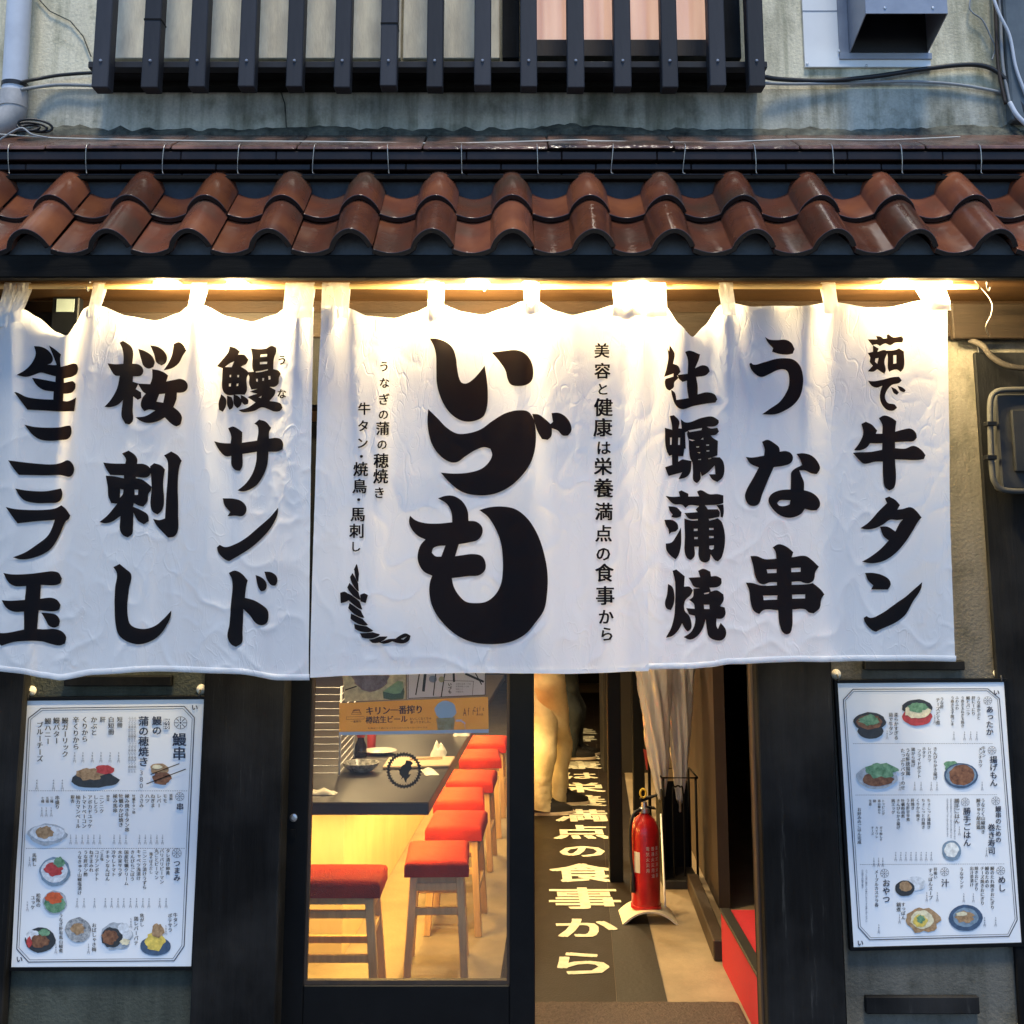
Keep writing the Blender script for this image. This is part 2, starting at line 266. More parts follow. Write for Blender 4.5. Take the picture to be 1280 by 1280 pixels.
# ------------------------------------------------------------------ mesh building
class MB:
    def __init__(s): s.v = []; s.f = []
    def add(s, vs, fs):
        n = len(s.v); s.v += [Vector(v) for v in vs]; s.f += [[i + n for i in f] for f in fs]; return s
    def box(s, x0, x1, y0, y1, z0, z1):
        return s.add([(x0, y0, z0), (x1, y0, z0), (x1, y1, z0), (x0, y1, z0), (x0, y0, z1), (x1, y0, z1), (x1, y1, z1), (x0, y1, z1)],
                     [(0, 3, 2, 1), (4, 5, 6, 7), (0, 1, 5, 4), (1, 2, 6, 5), (2, 3, 7, 6), (3, 0, 4, 7)])
    def prism(s, poly, d):
        """closed solid from a loop of 3D points pushed along vector d"""
        n = len(poly); d = Vector(d); vs = [Vector(p) for p in poly]; vs += [p + d for p in vs]
        return s.add(vs, [list(range(n))[::-1], list(range(n, 2 * n))] + [(i, (i + 1) % n, n + (i + 1) % n, n + i) for i in range(n)])
    def bar(s, a, b, wx, wy, up=(0, 0, 1)):
        a = Vector(a); b = Vector(b); d = (b - a).normalized(); u = Vector(up)
        if abs(d.dot(u)) > 0.95: u = Vector((0, 1, 0))
        x = d.cross(u).normalized(); y = x.cross(d)
        return s.prism([a - x * wx / 2 - y * wy / 2, a + x * wx / 2 - y * wy / 2, a + x * wx / 2 + y * wy / 2, a - x * wx / 2 + y * wy / 2], b - a)
    def tube(s, pts, r, n=8, closed=False):
        pts = [Vector(p) for p in pts]; m = len(pts); base = len(s.v); rs = r if isinstance(r, (list, tuple)) else [r] * m
        prev = None
        for i, p in enumerate(pts):
            if closed: t = (pts[(i + 1) % m] - pts[i - 1]).normalized()
            else: t = (pts[min(i + 1, m - 1)] - pts[max(i - 1, 0)]).normalized()
            if prev is None:
                u = Vector((0, 0, 1)) if abs(t.z) < 0.9 else Vector((0, 1, 0)); x = t.cross(u).normalized()
            else: x = (prev - t * prev.dot(t)).normalized()
            prev = x; y = t.cross(x)
            for k in range(n):
                a = 2 * math.pi * k / n; s.v.append(p + (x * math.cos(a) + y * math.sin(a)) * rs[i])
        for i in range(m if closed else m - 1):
            j = (i + 1) % m
            for k in range(n): s.f.append([base + i * n + k, base + i * n + (k + 1) % n, base + j * n + (k + 1) % n, base + j * n + k])
        if not closed: s.f.append([base + k for k in range(n)][::-1]); s.f.append([base + (m - 1) * n + k for k in range(n)])
        return s
    def lathe(s, prof, c=(0, 0, 0), n=24, sx=1, sy=1):
        c = Vector(c); base = len(s.v); m = len(prof)
        for r, z in prof:
            for k in range(n):
                a = 2 * math.pi * k / n; s.v.append(c + Vector((r * math.cos(a) * sx, r * math.sin(a) * sy, z)))
        for i in range(m - 1):
            for k in range(n): s.f.append([base + i * n + k, base + i * n + (k + 1) % n, base + (i + 1) * n + (k + 1) % n, base + (i + 1) * n + k])
        if prof[0][0] > 1e-5: s.f.append([base + k for k in range(n)][::-1])
        if prof[-1][0] > 1e-5: s.f.append([base + (m - 1) * n + k for k in range(n)])
        return s
    def build(s, name, m, parent=None, smooth=False, bevel=0, origin=None, seg=1):
        me = bpy.data.meshes.new(name)
        o = bpy.data.objects.new(name, me); C.objects.link(o)
        off = Vector((0, 0, 0))
        if parent is not None:
            q = parent
            while q is not None: off += q.location; q = q.parent
            o.parent = parent
        if origin is not None: o.location = Vector(origin) - off; off = Vector(origin)
        me.from_pydata([v - off for v in s.v], [], s.f); me.validate(); me.update()
        bm = bmesh.new(); bm.from_mesh(me); bmesh.ops.recalc_face_normals(bm, faces=bm.faces); bm.to_mesh(me); bm.free()
        me.materials.append(m)
        if smooth:
            for p in me.polygons: p.use_smooth = True
            if smooth != 'all': me.set_sharp_from_angle(angle=R(40))
        if bevel:
            b = o.modifiers.new('bevel', 'BEVEL'); b.width = bevel; b.segments = seg; b.limit_method = 'ANGLE'
        return o
def thing(name, label, cat, loc=(0, 0, 0), group=None):
    o = bpy.data.objects.new(name, None); C.objects.link(o); o.location = loc; o.empty_display_size = 0.1
    o['label'] = label; o['category'] = cat
    if group: o['group'] = group
    return o
def tag(o, label, cat, group=None):
    o['label'] = label; o['category'] = cat
    if group: o['group'] = group
    return o
def struct(o): o['kind'] = 'structure'; return o
def dup(o, parent=None):
    c = o.copy(); C.objects.link(c); c.parent = parent
    for ch in [k for k in bpy.data.objects if k.parent == o]: dup(ch, c)
    return c
def spline(pts, n=8):
    """smooth 3D polyline through the points"""
    pts = [Vector(p) for p in pts]; out = []
    for i in range(len(pts) - 1):
        a = pts[max(i - 1, 0)]; b = pts[i]; c = pts[i + 1]; d = pts[min(i + 2, len(pts) - 1)]
        for k in range(n):
            t = k / n; out.append(0.5 * ((2 * b) + (c - a) * t + (2 * a - 5 * b + 4 * c - d) * t * t + (3 * b - a - 3 * c + d) * t ** 3))
    out.append(pts[-1]); return out

# ------------------------------------------------------------------ lettering
_gl = {}
LIFT = Vector((0, -1, 0))
def glyph(ch, bold=0.0):
    k = (ch, bold)
    if k not in _gl:
        c = bpy.data.curves.new('glyph', 'FONT'); c.body = ch; c.size = 1; c.resolution_u = 2; c.offset = bold
        o = bpy.data.objects.new('glyph', c); C.objects.link(o)
        me = o.evaluated_get(bpy.context.evaluated_depsgraph_get()).to_mesh()
        v = np.array([(q.co.x - 0.5, 0.36 - q.co.y) for q in me.vertices]) if len(me.vertices) else np.zeros((0, 2))
        f = [list(p.vertices) for p in me.polygons]
        bpy.data.objects.remove(o); bpy.data.curves.remove(c); _gl[k] = (v, f)
    return _gl[k]
def put(mb, ch, x, y, size, fn, bold=0.0, vert=True, sx=1.0):
    v, f = glyph(ch, 0.0)
    if ch.isascii() and len(v): v = v - np.array([[(v[:, 0].max() + v[:, 0].min()) / 2, 0]])
    q = v.copy()
    if vert and ch in 'ー〜（）「」…／': q = np.stack([-v[:, 1], v[:, 0]], 1)
    if vert and ch in '、。': q = v + np.array([[0.6, -0.6]])
    if vert and ch in 'っゃゅょッャュョ': q = v + np.array([[0.1, -0.1]])
    st = [(0, 0)] if not bold else [(-bold, 0), (bold, 0)] if bold < .02 else [(-bold, -bold * .6), (bold, -bold * .6), (-bold, bold * .6), (bold, bold * .6), (0, 0)]
    for k, (du, dv) in enumerate(st):
        lift = LIFT * (0.00008 * k)
        mb.add([fn(x + (a + du) * size * sx, y + (b + dv) * size) + lift for a, b in q], f)
def vtext(mb, s, x, y, size, fn, bold=0.0, pitch=1.0):
    for i, ch in enumerate(s):
        if ch != ' ': put(mb, ch, x, y + (i + 0.5) * size * pitch, size, fn, bold)
def htext(mb, s, x, y, size, fn, bold=0.0, pitch=1.0):
    for i, ch in enumerate(s):
        if ch != ' ': put(mb, ch, x + (i + 0.5) * size * pitch, y, size, fn, bold, False)

def smooth_contour(pts, step):
    """closed outline through traced points; sharp turns stay corners"""
    p = np.array(pts, float); n = len(p)
    a = p - np.roll(p, 1, 0); b = np.roll(p, -1, 0) - p
    la = np.hypot(*a.T) + 1e-9; lb = np.hypot(*b.T) + 1e-9
    cosang = (a * b).sum(1) / la / lb
    corner = cosang < 0.62
    tan = a / la[:, None] + b / lb[:, None]; tan /= (np.hypot(*tan.T) + 1e-9)[:, None]
    out = []
    for i in range(n):
        j = (i + 1) % n; L = lb[i]; d = b[i] / L
        t0 = d if corner[i] else tan[i]; t1 = d if corner[j] else tan[j]
        k = max(1, int(L / step))
        for q in range(k):
            t = q / k; h00 = 2*t**3-3*t**2+1; h10 = t**3-2*t**2+t; h01 = -2*t**3+3*t**2; h11 = t**3-t**2
            out.append(h00*p[i] + h10*L*t0 + h01*p[j] + h11*L*t1)
    return np.array(out)
def inside(poly, q):
    x, y = q; n = len(poly); px = poly[:, 0]; py = poly[:, 1]; qx = np.roll(px, -1); qy = np.roll(py, -1)
    c = ((py > y) != (qy > y)) & (x < (qx - px) * (y - py) / (np.where(qy == py, 1e-12, qy - py)) + px)
    return bool(c.sum() % 2)
def shape(mb, solids, holes, ox, oy, sc, fn, step=2.0, grid=7.0):
    """fill traced outlines (given in zoomed pixels) with small triangles laid on a surface by fn(px, py)"""
    def conv(s):
        a = np.array([float(q) for q in s.replace(',', ' ').split()]).reshape(-1, 2)
        return smooth_contour(np.stack([ox + a[:, 0] / sc, oy + a[:, 1] / sc], 1), step)
    so = [conv(s) for s in solids]; ho = [conv(h) for h in holes]
    for poly in so:
        hs = [h for h in ho if inside(poly, h.mean(0))]
        vs = []; ed = []
        for c in [poly] + hs:
            n = len(vs); vs += [Vector(q) for q in c]; ed += [(n + i, n + (i + 1) % len(c)) for i in range(len(c))]
        lo = poly.min(0); hi = poly.max(0)
        for gx in np.arange(lo[0] + grid / 2, hi[0], grid):
            for gy in np.arange(lo[1] + grid / 2, hi[1], grid):
                if inside(poly, (gx, gy)): vs.append(Vector((gx, gy)))
        r = delaunay_2d_cdt(vs, ed, [], 0, 1e-4)
        V = r[0]; keep = []
        for f in r[2]:
            c = ((V[f[0]].x + V[f[1]].x + V[f[2]].x) / 3, (V[f[0]].y + V[f[1]].y + V[f[2]].y) / 3)
            if inside(poly, c) and not any(inside(h, c) for h in hs): keep.append(list(f))
        mb.add([fn(v.x, v.y) for v in V], keep)

# ================================================================== SETTING
def sheet(name, x0, x1, y0, y1, z, m): return struct(MB().add([(x0, y0, z), (x1, y0, z), (x1, y1, z), (x0, y1, z)], [(0, 1, 2, 3)]).build(name, m))
sheet('street', -60, 60, -60, -0.02, -0.02, M['street'])
sheet('ground', -60, 60, -0.02, 60, -0.024, M['street'])
sheet('shop_floor', -2.6, 2.2, -0.02, 10.5, 0.0, M['concrete'])
def wallbox(name, m, *a): return struct(MB().box(*a).build(name, m))
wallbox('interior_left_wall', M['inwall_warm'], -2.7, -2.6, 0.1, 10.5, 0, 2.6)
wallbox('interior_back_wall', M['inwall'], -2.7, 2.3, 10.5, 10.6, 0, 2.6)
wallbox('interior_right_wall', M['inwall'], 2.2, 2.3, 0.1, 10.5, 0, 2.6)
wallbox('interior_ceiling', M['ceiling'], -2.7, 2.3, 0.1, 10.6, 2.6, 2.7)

# ================================================================== BUILDING
B = thing('shop_building', 'old two storey shop with cream stucco, dark timber and a tiled eave over the door', 'building')
ZR = PZ(172, 0.0)
W = MB().box(-3.2, 3.2, 0.0, 0.1, PZ(112, 0), 4.8).build('upper_wall', M['stucco'], B)
MB().box(-3.2, 3.2, -0.006, 0.1, 2.6, PZ(112, 0) - 0.0005).build('upper_wall_base', M['stucco_low'], B)
# uneven mossy mortar where the wall meets the ridge
mb = MB(); n = 260; top = []
for i in range(n + 1):
    x = -2.6 + 5.2 * i / n; h = 0.028 + 0.03 * max(0, noise.noise((x * 2.2, 0, 0))) + 0.018 * noise.noise((x * 22, 3, 0))
    mb.v += [Vector((x, -0.05, ZR - 0.04)), Vector((x, -0.030 - 0.012 * noise.noise((x * 30, 1, 1)), ZR - 0.01 + h * 0.6)), Vector((x, -0.008, ZR + h)), Vector((x, 0.01, ZR + h))]
for i in range(n):
    for k in range(3): mb.f.append([i * 4 + k, i * 4 + 4 + k, i * 4 + 5 + k, i * 4 + 1 + k])
mb.build('mortar_joint', M['moss'], B, smooth='all')
# cracks in the stucco
for pts in ([(250, 0), (262, 20), (290, 50), (318, 100)], [(350, 112), (356, 130), (358, 160)]):
    if pts[0][0] == 250: pts = [(45, -5), (62, 14), (88, 26), (104, 46), (114, 70)]
    mb = MB(); mb.tube([P(a, b, -0.009) + Vector((0, 0, 0.004 * math.sin(i * 3))) for i, (a, b) in enumerate(pts)], 0.0022, 5)
    mb.build('crack', M['moss'], B)

# --- window behind the lattice
win = MB().box(PX(628, 40, -.05), PX(649, 40, -.05), -0.06, 0.0, PZ(74, -.05), 4.6).box(PX(888, 40, -.05), PX(925, 40, -.05), -0.06, 0.0, PZ(74, -.05), 4.6)
win.build('window_post', M['darkwood'], B, bevel=0.002)
x0 = PX(132, 40, -.03); x1 = PX(626, 40, -.03)
pw = (x1 - x0) / 4
for i in range(4):
    MB().box(x0 + i * pw + 0.004, x0 + (i + 1) * pw - 0.004, -0.03, 0.0, PZ(73, -.03), 4.5).build('shutter_panel', M['panel'], B, bevel=0.003)
wf = MB().box(PX(652, 40, -.04), PX(886, 40, -.04), -0.045, -0.002, PZ(71, -.04), PZ(50, -.04)).box(PX(652, 40, -.04), PX(666, 40, -.04), -0.043, -0.002, PZ(50, -.04), 4.5).box(PX(884, 40, -.04), PX(890, 40, -.04), -0.043, -0.002, PZ(50, -.04), 4.5).build('window', M['brownwood'], B, bevel=0.002)
M['curtain'], t_, b_ = new_mat('lit_pink_curtain')
b_.inputs['Base Color'].default_value = (0.75, 0.5, 0.38, 1)
nn = t_.nodes.new('ShaderNodeTexNoise'); nn.inputs['Scale'].default_value = 3; mp = t_.nodes.new('ShaderNodeMapping'); mp.inputs['Scale'].default_value = (6, 1, 0.3)
tc = t_.nodes.new('ShaderNodeTexCoord'); t_.links.new(tc.outputs['Object'], mp.inputs[0]); t_.links.new(mp.outputs[0], nn.inputs['Vector'])
rr = t_.nodes.new('ShaderNodeValToRGB'); rr.color_ramp.elements[0].color = (0.72, 0.36, 0.22, 1); rr.color_ramp.elements[1].color = (1.0, 0.62, 0.42, 1)
rr.color_ramp.elements[0].position = 0.35; rr.color_ramp.elements[1].position = 0.6
t_.links.new(nn.outputs['Fac'], rr.inputs['Fac']); t_.links.new(rr.outputs['Color'], b_.inputs['Emission Color']); b_.inputs['Emission Strength'].default_value = 0.36
xa, xb = PX(666, 30, -.015), PX(884, 30, -.015); mb = MB(); nn_ = 60
for i in range(nn_ + 1):
    x = xa + (xb - xa) * i / nn_; y = -0.012 + 0.006 * math.sin(i * 1.1) * (0.5 + 0.5 * noise.noise((i * .15, 0, 0)))
    mb.v += [Vector((x, y, PZ(50, -.02))), Vector((x, y, 4.5))]
for i in range(nn_): mb.f.append([2 * i, 2 * i + 2, 2 * i + 3, 2 * i + 1])
mb.build('curtain', M['curtain'], wf, smooth='all')
MB().box(xa, xb, -0.036, -0.033, PZ(50, -.035), 4.5).build('pane', M['glass'], wf)

# --- timber lattice in front of the window
SLX = [124, 186, 245, 307, 367, 427, 485, 543, 603, 661, 720, 779, 838, 898, 947]
lat = thing('window_lattice', 'charcoal timber lattice of vertical slats in front of the upstairs window', 'lattice', P(540, 112, -0.2))
zb = PZ(108, -0.22)
for i, px in enumerate(SLX):
    x = PX(px, 108, -0.22); ww = 0.027 + random.uniform(-0.001, 0.001)
    o = MB().box(x - ww, x + ww, -0.22, -0.165, zb + random.uniform(-.004, .004), 4.5).build('slat', M['slat'], lat, bevel=0.003, origin=(x, -0.2, zb))
    if i in (1, 6): MB().box(x - ww - .001, x + ww + .001, -0.2215, -0.164, PZ(24 + i, -.22), PZ(22 + i, -.22)).build('joint_line', M['darkwood'], o)
    z = PZ(76, -0.22); mbb = MB().lathe([(0.0052, 0), (0.0052, 0.003), (0.003, 0.006), (0.0, 0.006)], n=8)
    for v in mbb.v: v.rotate(Matrix.Rotation(R(90), 3, 'X')); v += Vector((x, -0.22, z))
    mbb.build('bolt', M['grey_metal'], o)
xl, xr = PX(112, 80, -.15), PX(958, 80, -.15)
MB().box(xl, xr, -0.163, -0.12, PZ(85, -.16), PZ(77, -.16)).build('rail', M['slat'], lat, bevel=0.002)
MB().box(xl, xr, -0.118, -0.008, PZ(95, -.10), PZ(86, -.10)).build('bottom_board', M['darkwood'], lat, bevel=0.002)
MB().box(xl, xr, -0.06, -0.008, PZ(108, -.06), PZ(97, -.06)).build('sill_beam', M['fascia'], lat, bevel=0.003)

# --- ridge course of flat tiles with wire ties
zr = [PZ(188, -.22), PZ(202, -.22), PZ(213, -.22), PZ(220, -.215)]
ridge_mat = mat('dark_flat_ridge_tile', (0.010, 0.007, 0.007), 0.38, spec=.3, var=0.5, scale=8, bump=0.12, col2=(0.022, 0.012, 0.010))
cap_mat = mat('worn_red_brown_ridge_cap', (0.05, 0.030, 0.024), 0.16, var=0.6, scale=7, bump=0.45, bscale=26, col2=(0.24, 0.12, 0.08))
L_ = 0.305
for lay in range(3):
    yy = (-0.225, -0.214, -0.206)[lay]; zt = zr[lay] - 0.001; zb_ = zr[lay + 1] + 0.0005
    x = -2.3 + (0.13 if lay == 1 else 0.02)
    while x < 2.3:
        ox = random.uniform(-.0015, .0015)
        pts = [(x, yy + ox, zb_ + .003), (x, yy + ox, zt - .004), (x, yy + .01 + ox, zt), (x, -0.1, zt + .01), (x, -0.1, zb_)]
        MB().prism(pts, (L_ - 0.0012, 0, 0)).build('ridge_tile', ridge_mat, B, bevel=0.0028)
        x += L_
x = -2.3
while x < 2.3:
    dz = random.uniform(-.002, .003)
    MB().prism([(x, -0.232, zr[0] + dz), (x, -0.228, zr[0] + .014 + dz), (x, -0.04, ZR - 0.006 + dz), (x, -0.04, ZR - 0.03)], (0.40, 0, 0)).build('ridge_cap', cap_mat, B, bevel=0.003)
    x += 0.403
for i, px in enumerate([10, 107, 203, 297, 391, 485, 577, 672, 765, 855, 945, 1042, 1128, 1227]):
    xx = PX(px, 200, -.235); j = random.uniform(-.006, .006)
    MB().tube(spline([(xx + j, -0.19, zr[0] + .03), (xx + j, -0.236, zr[0] + .012), (xx, -0.234, zr[1]), (xx - j * .5, -0.222, zr[3] + .012), (xx + .004, -0.228, zr[3] + .004)], 4), 0.0012, 5).build('wire_tie', M['wire'], B)
MB().box(-2.4, 2.4, -0.19, -0.1, PZ(262, -.19), zr[3] - 0.001).build('ridge_plaster', M['slate_plaster'], B)
MB().box(-2.4, 2.4, -0.217, -0.19, PZ(224, -.217), zr[3]+.001).build('ridge_batten', M['fascia'], B, bevel=.002)

# --- pantiles, two courses, every tile its own object
TW = 0.2365; SL = math.atan2(0.262, 0.305); ex = 0.208; TLn = 0.27
def prof(u):
    """height of an S tile across its width"""
    uc = TW * 0.735; s = (u - uc) / (TW * 0.265)
    if abs(s) < 1: return 0.062 * (math.cos(math.pi / 2 * s) ** 0.62)
    v = u / (TW * .47)
    return -0.014 * math.sin(math.pi * min(max(v, 0), 1))
def tile_mesh():
    nu, nw = 30, 4; mb = MB(); th = 0.017
    for side in (0, 1):
        for j in range(nw + 1):
            wv = TLn * j / nw
            for i in range(nu + 1):
                u = TW * i / nu
                e = 0.0012 if i in (0, nu) else 0
                # side normal offset
                d = (prof(min(u + .002, TW)) - prof(max(u - .002, 0))) / .004; nl = math.hypot(1, d)
                x = u - TW / 2 + (d / nl * th if side else 0); z = prof(u) - (th / nl if side else 0) - e
                x += .004 * (1 if i == nu else 0); z += .007 * max(0, (i - nu * .6) / (nu * .4)) ** 2
                mb.v.append(Vector((x, wv, z)))
    def id(s, j, i): return s * (nw + 1) * (nu + 1) + j * (nu + 1) + i
    for j in range(nw):
        for i in range(nu):
            mb.f.append([id(0, j, i), id(0, j, i + 1), id(0, j + 1, i + 1), id(0, j + 1, i)])
            mb.f.append([id(1, j, i), id(1, j + 1, i), id(1, j + 1, i + 1), id(1, j, i + 1)])
    for i in range(nu):
        mb.f.append([id(0, 0, i), id(1, 0, i), id(1, 0, i + 1), id(0, 0, i + 1)]); mb.f.append([id(0, nw, i), id(0, nw, i + 1), id(1, nw, i + 1), id(1, nw, i)])
    for j in range(nw):
        mb.f.append([id(0, j, 0), id(0, j + 1, 0), id(1, j + 1, 0), id(1, j, 0)]); mb.f.append([id(0, j, nu), id(1, j, nu), id(1, j + 1, nu), id(0, j + 1, nu)])
    return mb
eave = thing('tiled_eave', 'oxblood glazed pantile eave on a black fascia above the white curtains', 'eave', (0, -0.45, 2.42))
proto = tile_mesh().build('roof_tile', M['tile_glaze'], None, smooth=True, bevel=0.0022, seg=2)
M['tile_edge'] = mat('shade_dark_tile_edge', (.012, .010, .010), .22, var=.3)  # shade on the front lips of the tiles, put into their colour
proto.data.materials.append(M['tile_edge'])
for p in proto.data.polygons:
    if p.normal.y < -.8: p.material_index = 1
zf = PZ(284, -0.465) - 0.064    # height of the tile bed at the front edge
fx = PX(640, 290, -.465)
fx -= TW * .235
first = True
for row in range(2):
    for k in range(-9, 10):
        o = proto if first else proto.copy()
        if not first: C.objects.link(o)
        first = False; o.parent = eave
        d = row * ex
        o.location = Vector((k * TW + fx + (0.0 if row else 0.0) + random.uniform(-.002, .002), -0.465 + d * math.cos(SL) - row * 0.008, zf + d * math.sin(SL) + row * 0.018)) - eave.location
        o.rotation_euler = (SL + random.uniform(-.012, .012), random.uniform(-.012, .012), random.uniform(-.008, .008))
zf1 = PZ(318, -.45); zf0 = PZ(347, -.45)
MB().box(-2.35, 2.35, -0.45, -0.41, zf0, zf1).build('fascia_board', M['fascia'], eave, bevel=0.004)
mb = MB(); nfl = 600
for i in range(nfl + 1):
    x = -2.3 + 4.6 * i / nfl; u = ((x - fx) / TW + .5) % 1 * TW
    for yy in (-0.436, -0.41): mb.v += [Vector((x, yy, zf1 + .0005)), Vector((x, yy, max(zf1 + .001, zf + prof(u) - .008)))]
for i in range(nfl):
    a = 4 * i; mb.f += [[a, a + 4, a + 5, a + 1], [a + 2, a + 3, a + 7, a + 6], [a + 1, a + 5, a + 7, a + 3]]
mb.build('eave_filler', M['filler'], eave)
SZ = zf0 + 0.036
MB().box(-2.35, 2.35, -0.4095, 0.0, SZ, SZ + 0.02).build('soffit', M['soffit'], eave)
MB().prism([(-2.35, -.40, zf1 + .02), (-2.35, -.10, zf1 + .29), (-2.35, -.10, zf1 + .27), (-2.35, -.40, zf1)], (4.7, 0, 0)).build('roof_board', M['darkwood'], eave)
MB().box(-2.35, 2.35, -0.1, -0.0062, zf1 + .25, 2.80).build('roof_backing', M['darkwood'], eave)

# --- ground floor front
def post(name, pxa, pxb, m, ya, yb, z0=0.0, z1=2.38, y=1000, bevel=0.004, parent=B):
    a = PX(pxa, y, ya); b = PX(pxb, y, ya); return MB().box(a, b, ya, yb, z0, z1).build(name, m, parent, bevel=bevel)
MB().box(-3.2, 3.2, 0.0, 0.10, PZ(392, 0), SZ - .001).build('lintel', M['lintel'], B)
WT = PZ(424, 0)
MB().box(PX(20, 1000, 0), PX(1046, 1000, 0), -0.03, 0.10, 2.02, WT - .001).build('door_head', M['darkwood'], B, bevel=0.004)
MB().box(-3.2, 3.2, -0.03, 0.10, WT, PZ(392, 0) - .001).build('lintel_beam', M['brownbeam'], B, bevel=0.004)
MB().box(-3.2, PX(250, 1000, 0), 0.0, 0.1, 0, 2.02).build('front_wall', M['plaster'], B)
MB().box(PX(1046.5, 1000, 0), 3.2, 0.0, 0.1, 0, WT - .001).build('front_wall', M['plaster_tan'], B)
post('pillar', -60, 21, M['darkwood'], -0.05, -0.002, 0, 2.0)
post('pillar', 249, 352, M['darkwood'], -0.045, 0.1, 0, 2.02)
post('pillar', 951, 1046, M['darkwood'], -0.05, 0.1, 0, 2.019)
post('door_jamb', 943.5, 950.5, M['brownwood'], 0.0, 0.045, 0, 2.018)
post('pillar', 1256, 1330, M['darkwood'], -0.02, -0.002, 0, 2.2)
MB().box(PX(1186, 400, -.03), PX(1340, 400, -.03), -0.06, -0.031, PZ(424, -.05), PZ(380, -.05)).build('crosspiece', M['brownbeam'], B, bevel=0.004)
# thin boards on the plaster above and below the menus
for (a, b, c, d, y) in ((80, 214, 845, 858, -.03), (1081, 1206, 826, 838, -.03), (1082, 1224, 1246, 1268, -.02)):
    MB().box(PX(a, c, y), PX(b, c, y), y, -0.001, PZ(d, y), PZ(c, y)).build('wall_board', M['darkwood'], B, bevel=0.003)

# --- sliding door leaf
DY = 0.055
door = thing('sliding_door', 'black framed glass sliding door leaf beside the open entrance', 'door', (PX(500, 1200, DY), DY, 0))
xa, xb, xc, xd = PX(352, 1000, DY), PX(385.5, 1000, DY), PX(637, 1000, DY), PX(668, 1000, DY)
zt = 1.98; zbr = PZ(1232, DY)
MB().box(xa, xb, DY, DY + .035, 0.01, zt).build('stile', M['blackmetal'], door, bevel=0.003)
MB().box(xc, xd, DY, DY + .035, 0.01, zt).build('stile', M['blackmetal'], door, bevel=0.003)
MB().box(xb, xc, DY + .001, DY + .034, 0.01, zbr).build('bottom_rail', M['blackmetal'], door, bevel=0.003)
MB().box(xb, xc, DY + .001, DY + .034, zt - .07, zt).build('top_rail', M['blackmetal'], door, bevel=0.003)
for (p, q, r_, s_) in ((xb, xb + .009, zbr, zt - .07), (xc - .009, xc, zbr, zt - .07), (xb + .009, xc - .009, zbr, zbr + .012)):
    MB().box(p, q, DY + .008, DY + .026, r_, s_).build('glazing_bead', M['brownwood'], door)
MB().box(xb + .004, xc - .004, DY + .015, DY + .019, zbr + .004, zt - .07).build('pane', M['glass'], door)
lk = P(367, 1022, DY); mb = MB().lathe([(0.012, 0), (0.012, .004), (0.006, .006), (0, .006)], n=12)
for v in mb.v: v.rotate(Matrix.Rotation(R(90), 3, 'X')); v += Vector((lk.x, DY, lk.z))
mb.build('lock', M['steel'], door)
MB().box(lk.x - .008, lk.x + .008, DY - .004, DY, lk.z - .06, lk.z - .035).build('finger_pull', M['blackmetal'], door)
MB().box(PX(352, 1000, 0), PX(937, 1000, 0), 0.04, 0.10, -0.002, 0.009).build('door_track', M['steel'], B)

# ================================================================== EAVE LAMPS AND CURTAIN POLE
def downlight(px, wpx, e, label, py=350):
    YL = -0.250; p = P(px, py, YL); p.z = SZ
    r = 0.0315 * wpx / 30
    t = thing('downlight', label, 'light', p, 'lamps recessed in the eave soffit')
    MB().lathe([(r * 1.25, -.004), (r * 1.25, 0), (r, 0), (r, -.004)], p, 20).build('trim_ring', M['steel'], t, smooth=True)
    MB().lathe([(0, -.012), (r * .7, -.010), (r, -.002), (r, 0)], p, 20).build('diffuser', M['lamp'], t, smooth=True)
    l = bpy.data.lights.new('lamp_light', 'POINT'); l.energy = e; l.color = (1.0, 0.76, 0.38); l.shadow_soft_size = 0.028
    o = bpy.data.objects.new('lamp_light', l); C.objects.link(o); o.parent = t; o.location = (0, -0.026, -0.028)
M['lamp'] = emis('warm_lamp_diffuser', (1.0, 0.78, 0.5), 18)
LE = 30.0
for px, wp, e, lb in ((210, 34, 1.0, 'small round warm downlight under the eave above the cherry character on the left curtain'),
                      (298, 28, 1.1, 'second round warm downlight from the left under the eave'),
                      (541, 18, 1.2, 'tiny warm downlight above the left half of the middle curtain'),
                      (597, 30, 1.4, 'round warm downlight above the centre of the middle curtain'),
                      (662, 20, 1.4, 'small warm downlight just right of the middle curtain centre loop'),
                      (797, 28, 1.7, 'round warm downlight above the seam of the middle and right curtains')):
    downlight(px, wp, e * LE, lb)
p0, p1 = P(1102, 347, -.25), P(1188, 347, -.25); c = (p0 + p1) / 2; c.z = SZ
t = thing('strip_light', 'long warm strip light under the right end of the eave', 'light', c)
MB().box(p0.x, p1.x, -0.265, -0.235, SZ - .004, SZ).build('housing', M['white_metal'], t)
MB().tube([(p0.x + .005, -.25, SZ - .010), (p1.x - .005, -.25, SZ - .010)], 0.007, 8).build('tube', M['lamp'], t)
for fx_ in (0.2, 0.8):
    l = bpy.data.lights.new('lamp_light', 'POINT'); l.energy = 1.05 * LE; l.color = (1.0, 0.76, 0.38); l.shadow_soft_size = 0.028
    o = bpy.data.objects.new('lamp_light', l); C.objects.link(o); o.parent = t; o.location = ((fx_ - .5) * (p1.x - p0.x), -0.026, -0.028)

